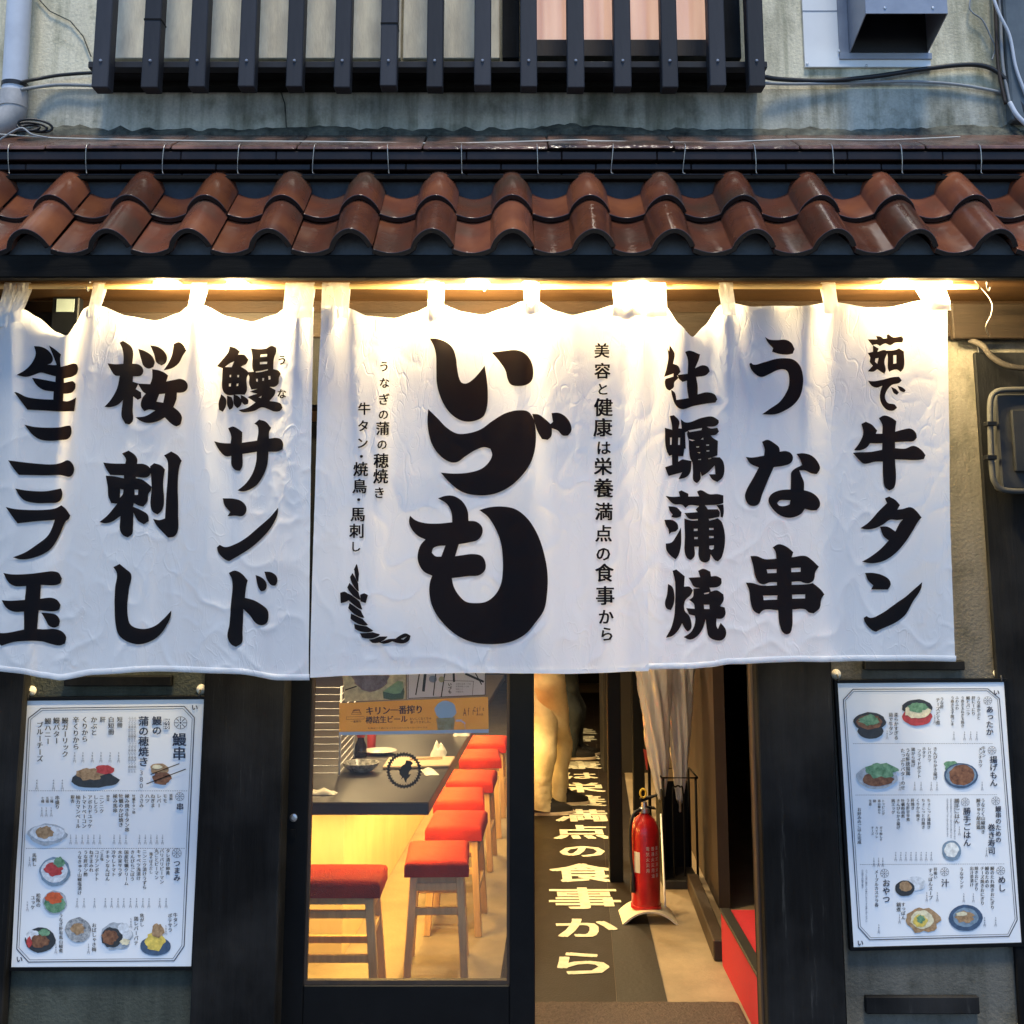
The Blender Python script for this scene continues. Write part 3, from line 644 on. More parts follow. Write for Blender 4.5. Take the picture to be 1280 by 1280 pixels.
NY = -0.272                                    # plane of the curtains
rz = PZ(358, NY); ra, rb = PX(-60, 358, NY), PX(1222, 358, NY)
t = thing('curtain_pole', 'brown wooden pole that carries the three white curtains', 'pole', ((ra + rb) / 2, NY, rz))
MB().tube([(ra, NY, rz), (rb, NY, rz)], 0.0085, 12).build('rod', M['pole'], t, smooth=True)
for px in (110, 606, 1236):
    x = PX(px, 358, NY)
    MB().tube(spline([(x, NY - .012, rz - .004), (x, NY, rz - .014), (x, NY + .013, rz), (x, NY + .01, rz + .02), (x, NY + .02, SZ)], 4), 0.003, 6).build('hook', M['cable'], t)
MB().tube(spline([(rb - .01, NY, rz + .02), P(1238, 375, NY), P(1239, 392, NY), P(1232, 408, NY), P(1236, 420, -.08)], 5), 0.0016, 5).build('tie_wire', M['wire'], t)

# ================================================================== NOREN CURTAINS
loops_all = []
def lerp_list(pts, x):
    if x <= pts[0][0]: return pts[0][1]
    for (a, b), (c, d) in zip(pts, pts[1:]):
        if x <= c:
            t = (x - a) / (c - a); t = t * t * (3 - 2 * t) * .5 + t * .5; return b + (d - b) * t
    return pts[-1][1]
LOOPC = [(13, .008), (124, .004), (249, .010), (376, .009), (420, .010), (546, .009), (664, .009), (784, .010), (818, .008), (907, .004), (1036, .011), (1164, .010)]
def fold(px, py):
    """how far the cloth stands off its plane at a place (metres, towards the street is negative)"""
    v = max(0.0, min(1.0, (py - 380) / 460)); x = px / 100.0; y = py / 100.0
    sw = 0.35 * (y - 6)
    a = 0.027 * noise.noise((x * 1.5 + 0.10 * sw, y * 0.20, 1.7)) + 0.009 * noise.noise((x * 3.3 - 0.3 * sw, y * 0.38, 5.2)) * (0.45 + 0.55 * v)
    for (lc, am) in LOOPC:
        wd = 13 + 26 * v; a -= 1.35 * am * (1 - .35 * v) * math.exp(-((px - lc - 10 * v * math.sin(lc)) / wd) ** 2)
    # gathered folds on the left curtain
    g = math.exp(-((px - 80 + (py - 400) * 0.10) / 20) ** 2) * 0.022 * (1 - 0.35 * v) - math.exp(-((px - 112 + (py - 400) * 0.085) / 16) ** 2) * 0.016 * (1 - .3 * v) \
        - math.exp(-((px - 30 + (py - 400) * 0.05) / 18) ** 2) * 0.014
    g -= math.exp(-((px - 250 - (py - 400) * 0.08) / 22) ** 2) * 0.009
    g -= math.exp(-((px - 905) / 26) ** 2) * 0.012 + math.exp(-((px - 866) / 22) ** 2) * -0.012 * (1 - v)
    g -= math.exp(-((px - 1135 + (py - 500) * .12) / 26) ** 2) * 0.010
    # crumples: folded sheet look from ridged noise in two slanted directions
    q = Vector((x * 2.4 + y * 0.5, y * 1.6 - x * .4, 3.1)); k1 = 1 - min(1, abs(noise.noise(q)) * 2.4)
    q2 = Vector((x * 4.6 - y * 1.3, y * 3.0 + x * 1.1, 8.8)); k2 = 1 - min(1, abs(noise.noise(q2)) * 2.4)
    q3 = Vector((x * 9.5 + y * 2.3, y * 6.4 - x * 2.5, 2.8)); k3 = 1 - min(1, abs(noise.noise(q3)) * 2.2)
    m1 = max(0, noise.noise((x * .9, y * .9, 11.0)) + .35)
    cr = 0.0030 * k1 ** 4 + (0.0028 * k2 ** 4 + 0.0012 * k3 ** 4) * m1
    return a + g - cr * (0.25 + 0.75 * v)
def cloth_pt(px, py, off=0.0):
    p = P(px, py, NY); p.y += fold(px, py) - off - 0.012; return p
def on_cloth(px, py): return cloth_pt(px, py, 0.0022)
def noren(label, lx, rx, top, bot, loops, dy=0.0):
    t = thing('noren_curtain', label, 'curtain', P((lx[0][1] + rx[0][1]) / 2, 600, NY), 'white lettered curtains hung on the pole')
    W_ = rx[0][1] - lx[0][1]; nu = int(W_ / 2.6); nv = 190; mb = MB()
    for j in range(nv + 1):
        v = j / nv
        for i in range(nu + 1):
            u = i / nu
            # column position, then blend top and bottom edges
            y_guess = 385 + v * 455
            xL = lerp_list(lx, y_guess); xR = lerp_list(rx, y_guess); x = xL + (xR - xL) * u
            xT = lerp_list(lx, 385) * (1 - u) + lerp_list(rx, 385) * u
            y = lerp_list(top, xT) * (1 - v) + lerp_list(bot, x) * v
            p = cloth_pt(x, y)
            p.y += dy
            mb.v.append(p)
    for j in range(nv):
        for i in range(nu): mb.f.append([j * (nu + 1) + i, (j + 1) * (nu + 1) + i, (j + 1) * (nu + 1) + i + 1, j * (nu + 1) + i + 1])
    cl = mb.build('cloth', M['cloth'], t, smooth='all')
    # stitched hem at the bottom and sides, and the edge fold
    hb = MB(); xs = np.linspace(bot[0][0], bot[-1][0], 120)
    for i, x in enumerate(xs):
        y = lerp_list(bot, x)
        hb.v += [cloth_pt(x, y - 7, .0016), cloth_pt(x, y - 6, .003), cloth_pt(x, y - 1, .003), cloth_pt(x, y + .5, 0)]
    for i in range(len(xs) - 1):
        for k in range(3): hb.f.append([i * 4 + k, i * 4 + k + 1, i * 4 + 5 + k, i * 4 + 4 + k])
    hb.build('hem', M['cloth'], t, smooth='all')
    for (a, b) in loops:
        lb_ = MB(); n = 22; pts = []
        ty = lerp_list(top, (a + b) / 2) + 2
        base_y = cloth_pt((a + b) / 2, ty).y
        zb0 = P(a, ty + 10, NY).z
        path = [(base_y - .003, P(a, ty + 12, NY).z), (base_y - .0035, P(a, ty, NY).z)]
        path += [(NY - .0115, rz - .012), (NY - .0125, rz), (NY - .009, rz + .009), (NY, rz + .0125), (NY + .009, rz + .009), (NY + .0125, rz), (NY + .0115, rz - .012), (base_y + .004, P(a, ty, NY).z), (base_y + .004, P(a, ty + 10, NY).z)]
        xa_, xb_ = PX(a, 370, NY), PX(b, 370, NY); nseg = 5
        for (yy, zz) in path:
            for i in range(nseg + 1):
                u = i / nseg; pin = 0.0
                lb_.v.append(Vector((xa_ + (xb_ - xa_) * u, yy + .0012 * math.sin(u * 9 + zz * 40), zz)))
        for j in range(len(path) - 1):
            for i in range(nseg): lb_.f.append([j * (nseg + 1) + i, j * (nseg + 1) + i + 1, (j + 1) * (nseg + 1) + i + 1, (j + 1) * (nseg + 1) + i])
        lb_.build('loop', M['cloth'], t, smooth='all')
    return t
NL = noren('left white curtain lettered with three columns of black brush characters, gathered at its left end',
           [(385, 6), (430, 1), (600, -4), (840, -8)], [(385, 393), (600, 391), (850, 389)],
           [(-8, 402), (8, 400), (37, 390), (50, 398), (68, 414), (80, 418), (95, 404), (108, 388), (117, 385), (131, 385), (160, 396), (195, 401), (225, 393), (240, 385), (258, 384), (285, 396), (315, 402), (345, 394), (357, 387), (393, 385)],
           [(-8, 836), (60, 846), (80, 849), (120, 842), (200, 838), (300, 841), (350, 848), (390, 848)],
           [(6, 21), (22, 37), (117, 131), (240, 258), (357, 393)])
NC = noren('middle white curtain with three huge black hiragana and a small rope emblem',
           [(385, 403), (500, 399), (845, 391)], [(385, 803), (600, 806), (840, 810)],
           [(403, 384), (437, 386), (460, 396), (495, 400), (520, 393), (536, 386), (555, 383), (580, 391), (603, 395), (630, 388), (655, 380), (674, 381), (695, 391), (715, 396), (740, 391), (766, 384), (803, 384)],
           [(391, 845), (470, 843), (560, 841), (700, 841), (810, 838)],
           [(403, 437), (536, 555), (655, 674), (766, 802)], -0.006)
NR = noren('right white curtain lettered with oyster, skewer and tongue dishes in black brush characters',
           [(385, 804), (600, 805), (840, 807)], [(385, 1181), (600, 1185), (826, 1191)],
           [(804, 384), (832, 384), (850, 405), (866, 421), (880, 408), (897, 384), (916, 382), (940, 385), (970, 384), (1000, 383), (1027, 380), (1044, 380), (1080, 386), (1110, 385), (1147, 378), (1191, 376)],
           [(804, 836), (860, 835), (885, 833), (910, 829), (1000, 826), (1100, 825), (1192, 826)],
           [(805, 832), (899, 916), (1027, 1044), (1147, 1181)])

# ------------------------------------------------------------------ brush lettering sewn on the curtains
A1 = (0, 420, 6.4); A2 = (0, 600, 5.818); B1 = (120, 420, 6.4); B2 = (120, 560, 4.923); C1 = (260, 420, 6.4); C2 = (260, 600, 5.818)
D1 = (500, 410, 5.565); D2 = (500, 600, 5.565); E1 = (820, 420, 6.4); E2 = (820, 600, 5.818); F1 = (920, 410, 6.092); F2 = (920, 600, 5.818)
G1 = (1055, 410, 6.092); G2 = (1055, 600, 5.818)
CH = [
 (NL, A1, ["298,92 345,92 385,115 415,180 398,220 380,228 430,228 440,225 425,180 390,75 420,95 472,140 465,170 470,240 540,228 600,225 640,240 655,280 640,315 600,328 540,332 497,335 500,370 560,365 600,368 632,395 630,430 600,455 550,460 497,458 492,515 540,522 600,515 642,503 622,612 560,605 400,597 255,600 172,468 185,468 250,500 330,508 415,505 418,440 350,432 312,400 285,345 340,350 430,362 432,318 380,305 340,297 290,325 245,342 188,332 240,290 285,225 308,150"], []),
 (NL, A1, ["235,720 290,732 450,728 540,720 580,722 597,750 590,800 560,825 480,830 330,830 290,800", "120,1005 160,1010 280,1022 420,1025 500,1012 560,998 600,1015 628,1060 620,1105 590,1130 530,1122 480,1112 350,1115 195,1118 160,1070"], []),
 (NL, A2, ["155,68 220,80 330,82 400,70 450,62 465,90 460,135 430,160 350,167 260,167 205,150 180,120", "85,200 150,215 350,215 410,205 458,185 500,210 542,260 530,285 505,300 450,400 380,500 320,540 240,570 175,577 130,562 200,530 280,470 350,410 375,370 405,290 280,300 165,318"], []),
 (NL, A2, ["62,675 120,685 250,680 340,668 400,663 450,675 477,715 465,750 430,762 312,762 308,862 400,855 440,870 468,905 455,940 430,950 300,945 288,1080 350,1082 430,1080 480,1100 505,1140 495,1185 460,1198 400,1188 330,1170 200,1168 120,1175 50,1198 5,1160 2,1100 60,1108 190,1085 192,955 130,955 85,930 50,870 100,875 200,870 208,770 140,770 100,745", "320,962 370,965 430,975 462,1010 455,1055 420,1070 380,1055 355,1015"], []),
 (NL, B1, ["210,65 235,50 290,85 308,120 305,228 350,232 380,258 387,290 370,320 310,330 308,372 350,385 330,430 370,455 372,500 345,515 312,488 310,600 308,690 285,715 255,708 228,650 228,600 238,520 200,560 140,580 98,578 140,530 190,440 215,330 180,328 150,290 120,232 180,238 238,232 240,180 230,110", "348,108 400,125 450,160 475,210 465,250 430,265 390,245 370,190", "440,78 500,90 550,125 577,175 565,220 530,240 490,215 470,150", "635,72 680,60 720,85 750,135 720,170 680,230 620,265 548,278 590,220 620,160", "455,268 510,278 560,300 587,322 570,368 640,358 700,355 750,380 765,420 745,455 700,465 665,462 662,510 635,575 690,620 712,660 700,715 665,730 620,710 560,655 500,685 420,698 370,685 330,655 400,645 480,598 430,590 395,605 370,570 380,500 405,465 385,450 345,385 440,388 455,340"], ["512,468 560,465 545,537 490,527"]),
 (NL, B2, ["178,38 215,20 250,45 265,75 262,100 300,100 340,125 345,155 325,180 255,180 258,188 290,195 350,240 345,265 332,280 325,330 300,362 270,355 245,340 240,362 290,385 330,415 335,450 305,470 270,450 242,400 240,480 235,530 210,550 185,540 165,500 165,460 168,420 120,455 80,465 45,458 90,420 150,345 115,342 98,300 95,240 83,175 130,178 188,190 188,172 110,170 90,140 68,95 120,100 195,100 200,75", "340,115 365,95 410,110 435,135 425,200 420,380 390,410 360,395 345,360 350,240", "428,48 475,25 520,50 548,85 535,110 525,400 520,520 500,545 460,552 425,520 385,480 360,437 400,445 438,435 445,300 455,110 450,80"], ["168,255 185,258 182,285 165,310", "248,258 270,258 268,290 250,290"]),
 (NL, B2, ["128,732 165,713 200,745 228,775 215,870 210,1040 225,1085 260,1105 320,1110 380,1090 430,1050 480,998 478,1030 445,1100 400,1155 340,1190 270,1205 210,1190 160,1150 140,1080 135,970 140,850 148,770"], []),
 (NL, C1, ["175,85 215,95 255,125 240,150 290,152 325,190 305,225 262,245 310,275 330,300 312,330 312,440 295,470 240,468 150,470 125,440 120,330 122,262 80,248 130,180 165,130", "112,470 145,500 148,560 125,610 98,595 95,540", "155,478 190,490 205,540 195,580 175,592 158,560", "205,468 240,480 270,520 260,560 235,578 210,550", "262,472 300,490 325,515 322,545 295,552 270,530", "345,100 400,108 470,105 520,85 552,100 555,130 535,190 530,270 580,290 595,315 580,340 575,390 545,412 500,412 550,440 545,470 500,525 560,535 600,555 612,585 590,608 540,610 490,590 435,575 380,600 320,610 270,608 245,592 320,575 385,535 320,490 345,480 400,465 335,448 400,425 350,430 330,380 332,325 310,290 370,288 358,260 358,170"], ["175,220 210,203 190,250 140,250", "175,312 187,312 185,332 174,330", "235,312 250,312 248,330 235,330", "170,382 186,380 184,405 170,405", "230,382 245,380 243,400 230,402", "425,152 480,150 478,170 422,172", "420,212 480,210 478,228 420,230", "385,286 430,281 485,270 485,279 430,291 385,295", "388,345 403,345 402,370 390,365", "440,340 455,340 452,362 440,362", "488,325 505,325 508,350 492,355", "410,495 435,482 430,500"]),
 (NL, C1, ["165,740 200,725 250,748 277,770 275,855 400,840 410,760 400,720 375,705 415,672 470,690 515,740 500,770 500,825 560,822 600,835 622,875 615,915 580,930 495,930 490,1020 460,1110 400,1195 330,1235 280,1245 242,1237 310,1180 370,1090 395,1000 398,930 280,945 278,1050 260,1080 225,1075 195,1040 190,960 150,965 110,930 65,848 110,858 185,860 188,800"], []),
 (NL, C2, ["118,135 200,138 250,155 285,195 285,235 260,262 200,260 150,265 170,235 130,185", "528,205 525,250 480,340 420,410 340,480 250,540 190,575 165,590 140,580 90,525 82,490 100,472 135,488 200,470 280,425 380,345 470,270"], []),
 (NL, C2, ["163,675 205,658 255,680 300,730 290,765 280,855 340,870 400,900 450,940 460,985 445,1035 405,1052 360,1035 320,985 270,935 265,1100 260,1180 220,1208 185,1190 158,1135 170,1050 180,900 185,720", "358,690 400,705 435,735 445,770 430,800 400,808 380,780", "425,665 480,670 520,700 525,740 510,765 485,765 450,730"], []),
 (NC, D1, ["212,88 270,90 330,110 370,150 390,210 400,290 412,350 430,385 460,392 500,370 550,320 590,268 605,370 612,460 605,560 580,620 520,650 460,655 400,635 340,585 290,500 262,400 258,300 255,200 240,140", "638,180 720,173 810,170 860,190 905,240 925,310 915,380 880,410 820,418 770,405 750,370 735,310 690,240"], []),
 (NC, D1, ["202,575 260,630 330,700 400,738 480,735 560,710 640,655 740,600 830,585 890,595 925,640 942,720 940,830 910,940 850,1030 760,1110 660,1155 540,1165 430,1140 340,1070 287,1010 380,1015 480,1008 570,980 620,935 642,885 630,845 590,832 530,850 450,900 400,935 360,938 290,900 230,820 202,720 197,640", "918,610 960,612 1005,640 1045,675 1062,660 1052,600 1100,598 1150,625 1185,680 1188,725 1165,755 1130,755 1095,720 1055,705 1050,760 1025,785 985,780 955,730 935,670"], []),
 (NC, D2, ["268,130 320,112 370,112 430,145 470,210 478,285 530,290 570,325 575,365 545,415 480,435 410,447 385,530 440,522 510,515 570,530 597,585 590,630 550,662 480,668 362,682 375,740 410,800 460,845 530,855 600,845 660,800 700,730 715,640 715,540 700,430 660,330 610,255 552,210 620,192 710,187 800,205 880,265 950,370 1000,510 1025,660 1020,800 1000,900 940,990 870,1070 760,1125 620,1140 500,1125 400,1080 300,990 230,880 208,770 215,700 228,665 170,635 135,580 128,520 150,450 182,415 130,390 85,340 68,290 75,250 110,280 170,300 260,305 365,295 360,230 330,170"], ["318,457 290,533 250,530 225,505 235,475 270,460"]),
 (NR, E1, ["88,100 103,125 108,75 148,140 138,222 180,240 198,285 170,318 180,335 145,375 145,405 110,437 85,425 68,370 75,345 140,325 140,300 62,330 85,250 97,170", "235,125 265,115 350,150 340,190 312,258 370,238 410,255 422,290 395,318 320,328 332,400 332,468 400,455 460,475 480,515 465,540 400,545 300,560 205,583 165,560 130,480 120,430 150,450 165,510 262,495 250,400 250,355 215,365 180,335 175,310 215,305 255,300 255,180"], []),
 (NR, E1, ["110,640 145,632 188,680 182,738 225,740 228,900 220,960 180,960 180,1005 215,985 240,990 285,1000 270,1100 240,1130 180,1145 210,1090 100,1120 72,1050 130,1030 128,950 105,960 80,900 70,735 130,750 125,700", "200,665 240,690 370,655 440,650 490,680 492,700 470,725 400,730 430,745 480,740 493,770 470,795 430,800 440,815 485,845 482,960 440,975 500,975 527,1010 525,1130 480,1172 440,1150 415,1110 465,1110 460,1040 400,1100 360,1125 350,1085 350,1150 325,1178 300,1160 295,1080 290,1010 275,980 265,900 262,830 250,780 255,760 235,770 240,900 225,900"], ["113,812 128,812 125,870 113,870", "180,812 195,812 193,870 178,870", "258,755 365,738 360,755 270,768", "265,822 310,835 290,841 268,832", "355,830 372,815 375,832", "320,885 342,885 340,893 322,893", "395,872 417,872 415,882 396,882", "328,932 350,932 348,940", "398,918 420,918 418,928 398,928", "335,988 357,985 355,993 336,993", "410,982 434,978 432,986 412,989"]),
 (NR, E2, ["68,115 110,122 175,120 165,85 185,75 235,100 235,120 310,120 295,85 320,75 380,105 440,105 480,115 480,170 450,180 350,185 370,215 440,215 455,240 450,270 400,280 375,285 380,298 440,280 470,310 468,560 440,592 420,585 388,540 378,585 350,600 320,590 305,560 305,485 275,485 275,555 250,582 225,570 210,540 208,400 205,280 250,295 300,295 300,285 240,282 205,240 300,235 285,215 310,190 235,185 215,205 190,180 130,175", "430,185 480,180 483,240 475,275 460,270 455,225", "90,190 150,200 185,235 180,265 150,275 110,270 120,250 100,225", "60,290 120,292 155,320 160,355 140,375 110,380 95,395 90,360 70,325", "180,345 180,470 160,550 140,577 110,555 75,510 70,462 110,455 150,400"], ["272,355 298,355 298,370 272,372", "275,415 300,415 298,430 275,430", "378,350 410,350 410,363 378,365", "378,408 410,408 410,422 378,424", "380,478 412,475 410,500 395,508 378,500"]),
 (NR, E2, ["118,660 145,650 205,700 200,775 240,775 262,800 250,830 205,880 205,950 235,985 250,1030 248,1080 225,1100 205,1080 185,1040 150,1100 110,1135 68,1145 105,1075 130,980 135,880 135,740", "85,755 115,775 130,830 125,900 105,945 75,935 62,900 78,830", "300,660 335,645 385,665 390,700 430,698 465,715 465,755 440,775 380,782 390,810 430,800 480,830 482,870 455,915 490,925 495,975 470,1005 430,1005 430,1060 440,1080 460,1035 495,1080 497,1130 470,1160 420,1160 375,1135 360,1080 352,1010 330,1080 290,1135 240,1158 195,1140 250,1100 280,1010 275,985 235,975 215,930 275,935 270,900 235,870 262,850 265,790 315,785 270,775 250,740 232,710 315,705"], ["340,905 378,905 380,935 342,935", "340,822 378,813 374,825 344,830"]),
 (NR, F1, ["208,78 240,98 300,102 370,98 415,120 440,165 425,200 380,210 310,205 262,190 270,165 230,120", "92,280 105,272 120,285 200,270 290,245 370,238 430,245 480,285 505,350 505,450 480,530 430,590 360,635 290,662 190,662 250,620 320,570 365,510 392,450 395,380 380,335 350,322 300,330 240,360 180,380 140,360 105,320"], []),
 (NR, F1, ["190,870 230,855 280,880 320,915 325,945 370,940 410,955 428,990 410,1030 360,1050 280,1062 240,1150 190,1270 160,1345 118,1358 85,1345 58,1290 60,1265 130,1130 165,1065 100,1035 65,985 110,990 205,975 210,930", "455,960 510,955 570,975 615,1030 627,1075 605,1115 570,1110 520,1085 478,1085 495,1130 512,1170 513,1250 410,1250 412,1150 415,1100 440,1075 500,1045 480,995"], []),
 (NR, F2, ["490,75 545,95 590,140 598,190 575,222 540,222 495,210 470,245 420,270 370,275 310,255 255,205 228,150 245,110 300,80 390,70"], ["292,170 310,150 350,147 390,148 385,178 350,190 310,188"]),
 (NR, F2, ["260,490 305,467 370,490 412,525 400,562 500,553 540,580 587,630 565,665 550,730 520,750 480,745 465,738 400,740 400,762 520,755 545,748 600,795 625,830 605,860 590,930 550,967 515,960 495,940 405,940 400,1060 385,1110 360,1120 330,1105 308,1050 298,945 190,945 160,973 120,950 95,880 85,800 60,745 110,748 170,765 290,765 290,742 230,745 195,758 155,745 130,700 115,620 95,553 140,553 200,575 288,572 280,520"], ["215,650 288,647 288,675 222,677", "396,640 465,637 463,667 398,670", "188,840 293,838 290,868 193,872", "402,833 495,830 493,860 404,862"]),
 (NR, G1, ["163,97 240,95 230,70 270,75 285,88 315,85 312,62 325,55 360,80 420,72 432,95 425,120 370,122 340,140 300,125 260,145 235,132 200,140", "205,140 250,165 240,190 300,175 320,190 295,260 305,330 295,355 270,340 240,320 210,340 165,338 205,295 180,265 185,235 165,200 205,190", "310,180 380,175 400,165 435,190 430,320 410,345 385,325 350,330 330,340 322,320 320,220"], ["225,240 250,235 240,280 222,265", "360,215 382,215 382,278 360,280"]),
 (NR, G1, ["168,408 200,412 280,400 350,382 400,380 418,410 400,428 350,440 310,490 300,530 320,575 370,590 385,615 360,635 320,630 280,590 262,540 265,490 280,445 235,460 195,445", "345,455 380,475 398,500 385,517 365,505", "388,448 420,460 445,485 435,500 410,490"], []),
 (NR, G1, ["255,690 295,670 350,690 380,715 375,765 372,795 430,780 480,775 520,810 525,845 500,870 450,872 372,875 372,920 440,925 500,905 560,935 592,975 580,1005 530,1012 372,1005 375,1180 360,1225 330,1240 300,1215 288,1150 285,1020 230,1020 140,1035 100,1005 52,955 100,950 200,945 280,930 282,880 240,882 190,880 160,915 110,935 62,935 110,870 135,800 120,735 155,718 200,740 243,785 232,808 282,808 280,740"], []),
 (NR, G2, ["285,135 315,122 360,150 388,185 370,218 410,212 460,200 500,225 542,275 520,300 480,370 430,450 360,530 280,585 200,605 118,595 180,560 250,505 310,440 275,410 250,340 300,340 357,375 390,310 410,288 370,293 320,290 270,325 220,350 160,360 108,352 170,310 240,230 300,170"], []),
 (NR, G2, ["142,675 200,675 260,690 310,725 320,760 300,795 240,795 185,795 200,765 165,730", "553,742 545,790 490,880 430,980 340,1040 245,1082 215,1100 190,1090 135,1025 130,1000 150,987 175,1000 250,970 350,900 430,850 500,790"], []),
]
DYN = {NL.name: 0.0, NC.name: -0.006, NR.name: 0.0}
def cloth_fn(par, off=0.0038):
    d = DYN[par.name]
    def f(px, py):
        p = cloth_pt(px, py, off); p.y += d; return p
    return f
for par, (ox, oy, sc), sol, hol in CH:
    mb = MB(); shape(mb, sol, hol, ox, oy, sc, cloth_fn(par)); mb.build('brush_character', M['ink_cloth'], par, smooth='all')
def small_text(par, items, name='small_character'):
    fn = cloth_fn(par, .0038)
    for ch, x, y, s, b in items:
        mb = MB(); put(mb, ch, x, y, s, fn, b); mb.build(name, M['ink_cloth'], par, smooth='all')
K = 390 / 1280; it = []
for ch, x, y, s in zip("うなぎの蒲の穂焼き", [217, 218, 216, 214, 211, 208, 204, 202, 196], [98, 165, 232, 293, 350, 415, 482, 545, 612], [46, 46, 50, 46, 58, 46, 64, 64, 50]): it.append((ch, 415 + x * K, 430 + y * K, s * K, 0.022))
for ch, x, y, s in zip("牛タン・焼鳥・馬刺し", [134, 130, 126, 122, 119, 115, 111, 108, 104, 99], [268, 338, 408, 463, 515, 585, 640, 700, 768, 832], [54, 50, 50, 50, 62, 62, 50, 62, 62, 46]): it.append((ch, 415 + x * K, 430 + y * K, s * K, 0.022))
K2 = 400 / 1280
for ch, x, y, s in zip("美容と健康は栄養満点の食事から", [84, 86, 87, 90, 88, 91, 89, 91, 92, 91, 90, 94, 97, 100, 103], [68, 148, 220, 292, 372, 452, 526, 612, 705, 792, 872, 948, 1038, 1122, 1190], [62, 66, 52, 76, 76, 60, 74, 80, 74, 70, 64, 76, 78, 64, 62]): it.append((ch, 725 + x * K2, 420 + y * K2, s * K2, 0.022))
small_text(NC, it)
small_text(NL, [('う', 354.5, 452, 13, .03), ('な', 354.5, 494, 13, .03)])
# rope emblem: twisted strands along a curve, a knot bar and a tail tip
mb = MB(); fn = cloth_fn(NC)
path = [Vector((x, y, 0)) for x, y in [(110, 918), (98, 960), (92, 1010), (96, 1060), (102, 1105), (118, 1150), (145, 1185), (180, 1208), (215, 1216), (250, 1218)]]
cp = spline(path, 10); cum = [0]
for a, b in zip(cp, cp[1:]): cum.append(cum[-1] + (b - a).length)
def at(s):
    s = max(0, min(cum[-1] - 1e-3, s))
    for i in range(len(cp) - 1):
        if cum[i + 1] >= s:
            t = (s - cum[i]) / (cum[i + 1] - cum[i]); d = (cp[i + 1] - cp[i]).normalized(); return cp[i].lerp(cp[i + 1], t), d, Vector((-d.y, d.x, 0))
ns = 10; seg = cum[-1] / ns
for i in range(ns):
    w_ = (15, 21, 26, 28, 28, 27, 26, 25, 20, 12)[i]; s0 = i * seg; poly = []
    for k in range(9):
        u = k / 8; q, d, nn2 = at(s0 + seg * (u * 1.3 + .5 - 0.65)); o_ = w_ * (1 - 2 * u); bulge = seg * 0.475 * math.sin(math.pi * (.04 + .92 * u)) ** .22
        poly.append((q + nn2 * o_, d, bulge))
    up = [(p + d * b) for p, d, b in poly]; dn = [(p - d * b * .9) for p, d, b in poly[::-1]]
    mb.add([fn(415 + p.x * K, 430 + p.y * K) for p in up + dn[1:-1]], [list(range(len(up) + len(dn) - 2))])
shape(mb, ["38,1020 55,1015 75,1028 76,1048 58,1058 40,1062", "118,1028 135,1022 150,1030 140,1062 120,1055", "250,1218 280,1195 305,1185 325,1195 318,1215 295,1226 270,1224"], ["285,1208 310,1198 296,1211"], 415, 430, 1 / K, fn)
mb.build('rope_emblem', M['ink_cloth'], NC, smooth='all')

# ================================================================== MENU BOARDS
def menu(name, label, corners, yb, crop):
    """corners TL TR BR BL in photo pixels; crop = (ox, oy, scale, TL TR BR BL in crop pixels)"""
    tl, tr, br, bl = [P(*c, yb) for c in corners]
    t = thing(name, label, 'menu board', (tl + tr + br + bl) / 4)
    cen = (tl + tr + br + bl) / 4
    def grow(p, k):
        d = (p - cen); return p + Vector((math.copysign(k, d.x), 0, math.copysign(k, d.z)))
    ic = [grow(p, 0.0) for p in (tl, tr, br, bl)]; oc = [grow(p, 0.011) for p in (tl, tr, br, bl)]
    fr = MB()
    for i in range(4):
        j = (i + 1) % 4; fr.prism([oc[i], oc[j], ic[j], ic[i]], (0, 0.018, 0))
    for v in fr.v: v.y -= 0.002
    fr.build('frame', M['blackmetal'], t, bevel=0.001)
    MB().prism([p + Vector((0, 0.001, 0)) for p in ic], (0, 0.012, 0)).build('sheet', M['paper'], t)
    (ox, oy, sc, cc) = crop
    (x0, y0), (x1, y1), (x2, y2), (x3, y3) = cc
    def uv(x, y):
        v = (y - (y0 + y1) / 2) / ((y2 + y3) / 2 - (y0 + y1) / 2)
        xl = x0 + (x3 - x0) * v; xr = x1 + (x2 - x1) * v; u = (x - xl) / (xr - xl)
        yt = y0 + (y1 - y0) * u; ybm = y3 + (y2 - y3) * u; v = (y - yt) / (ybm - yt); return u, v
    def fn(off):
        def f(x, y):
            u, v = uv(x, y); p = (tl * (1 - u) + tr * u) * (1 - v) + (bl * (1 - u) + br * u) * v; p.y = yb - off; return p
        return f
    return t, fn
def outline(mb, pts, wd, fn):
    n = len(pts); c = np.array(pts, float)
    for i in range(n):
        a = c[i]; b = c[(i + 1) % n]; d = (b - a) / np.hypot(*(b - a)); nn3 = np.array([-d[1], d[0]]) * wd / 2
        mb.add([fn(*(a - nn3)), fn(*(b - nn3)), fn(*(b + nn3)), fn(*(a + nn3))], [(0, 1, 2, 3)])
def blob(mb, x, y, rx, ry, fn, n=22, wob=0.0, seed=0, a0=0):
    mb.add([fn(x + rx * math.cos(a + a0) * (1 + wob * noise.noise((2.2 * math.cos(a) + seed, 2.2 * math.sin(a), seed))), y + ry * math.sin(a + a0) * (1 + wob * noise.noise((2.2 * math.cos(a), 2.2 * math.sin(a) + seed, seed)))) for a in [2 * math.pi * i / n for i in range(n)]], [list(range(n))])
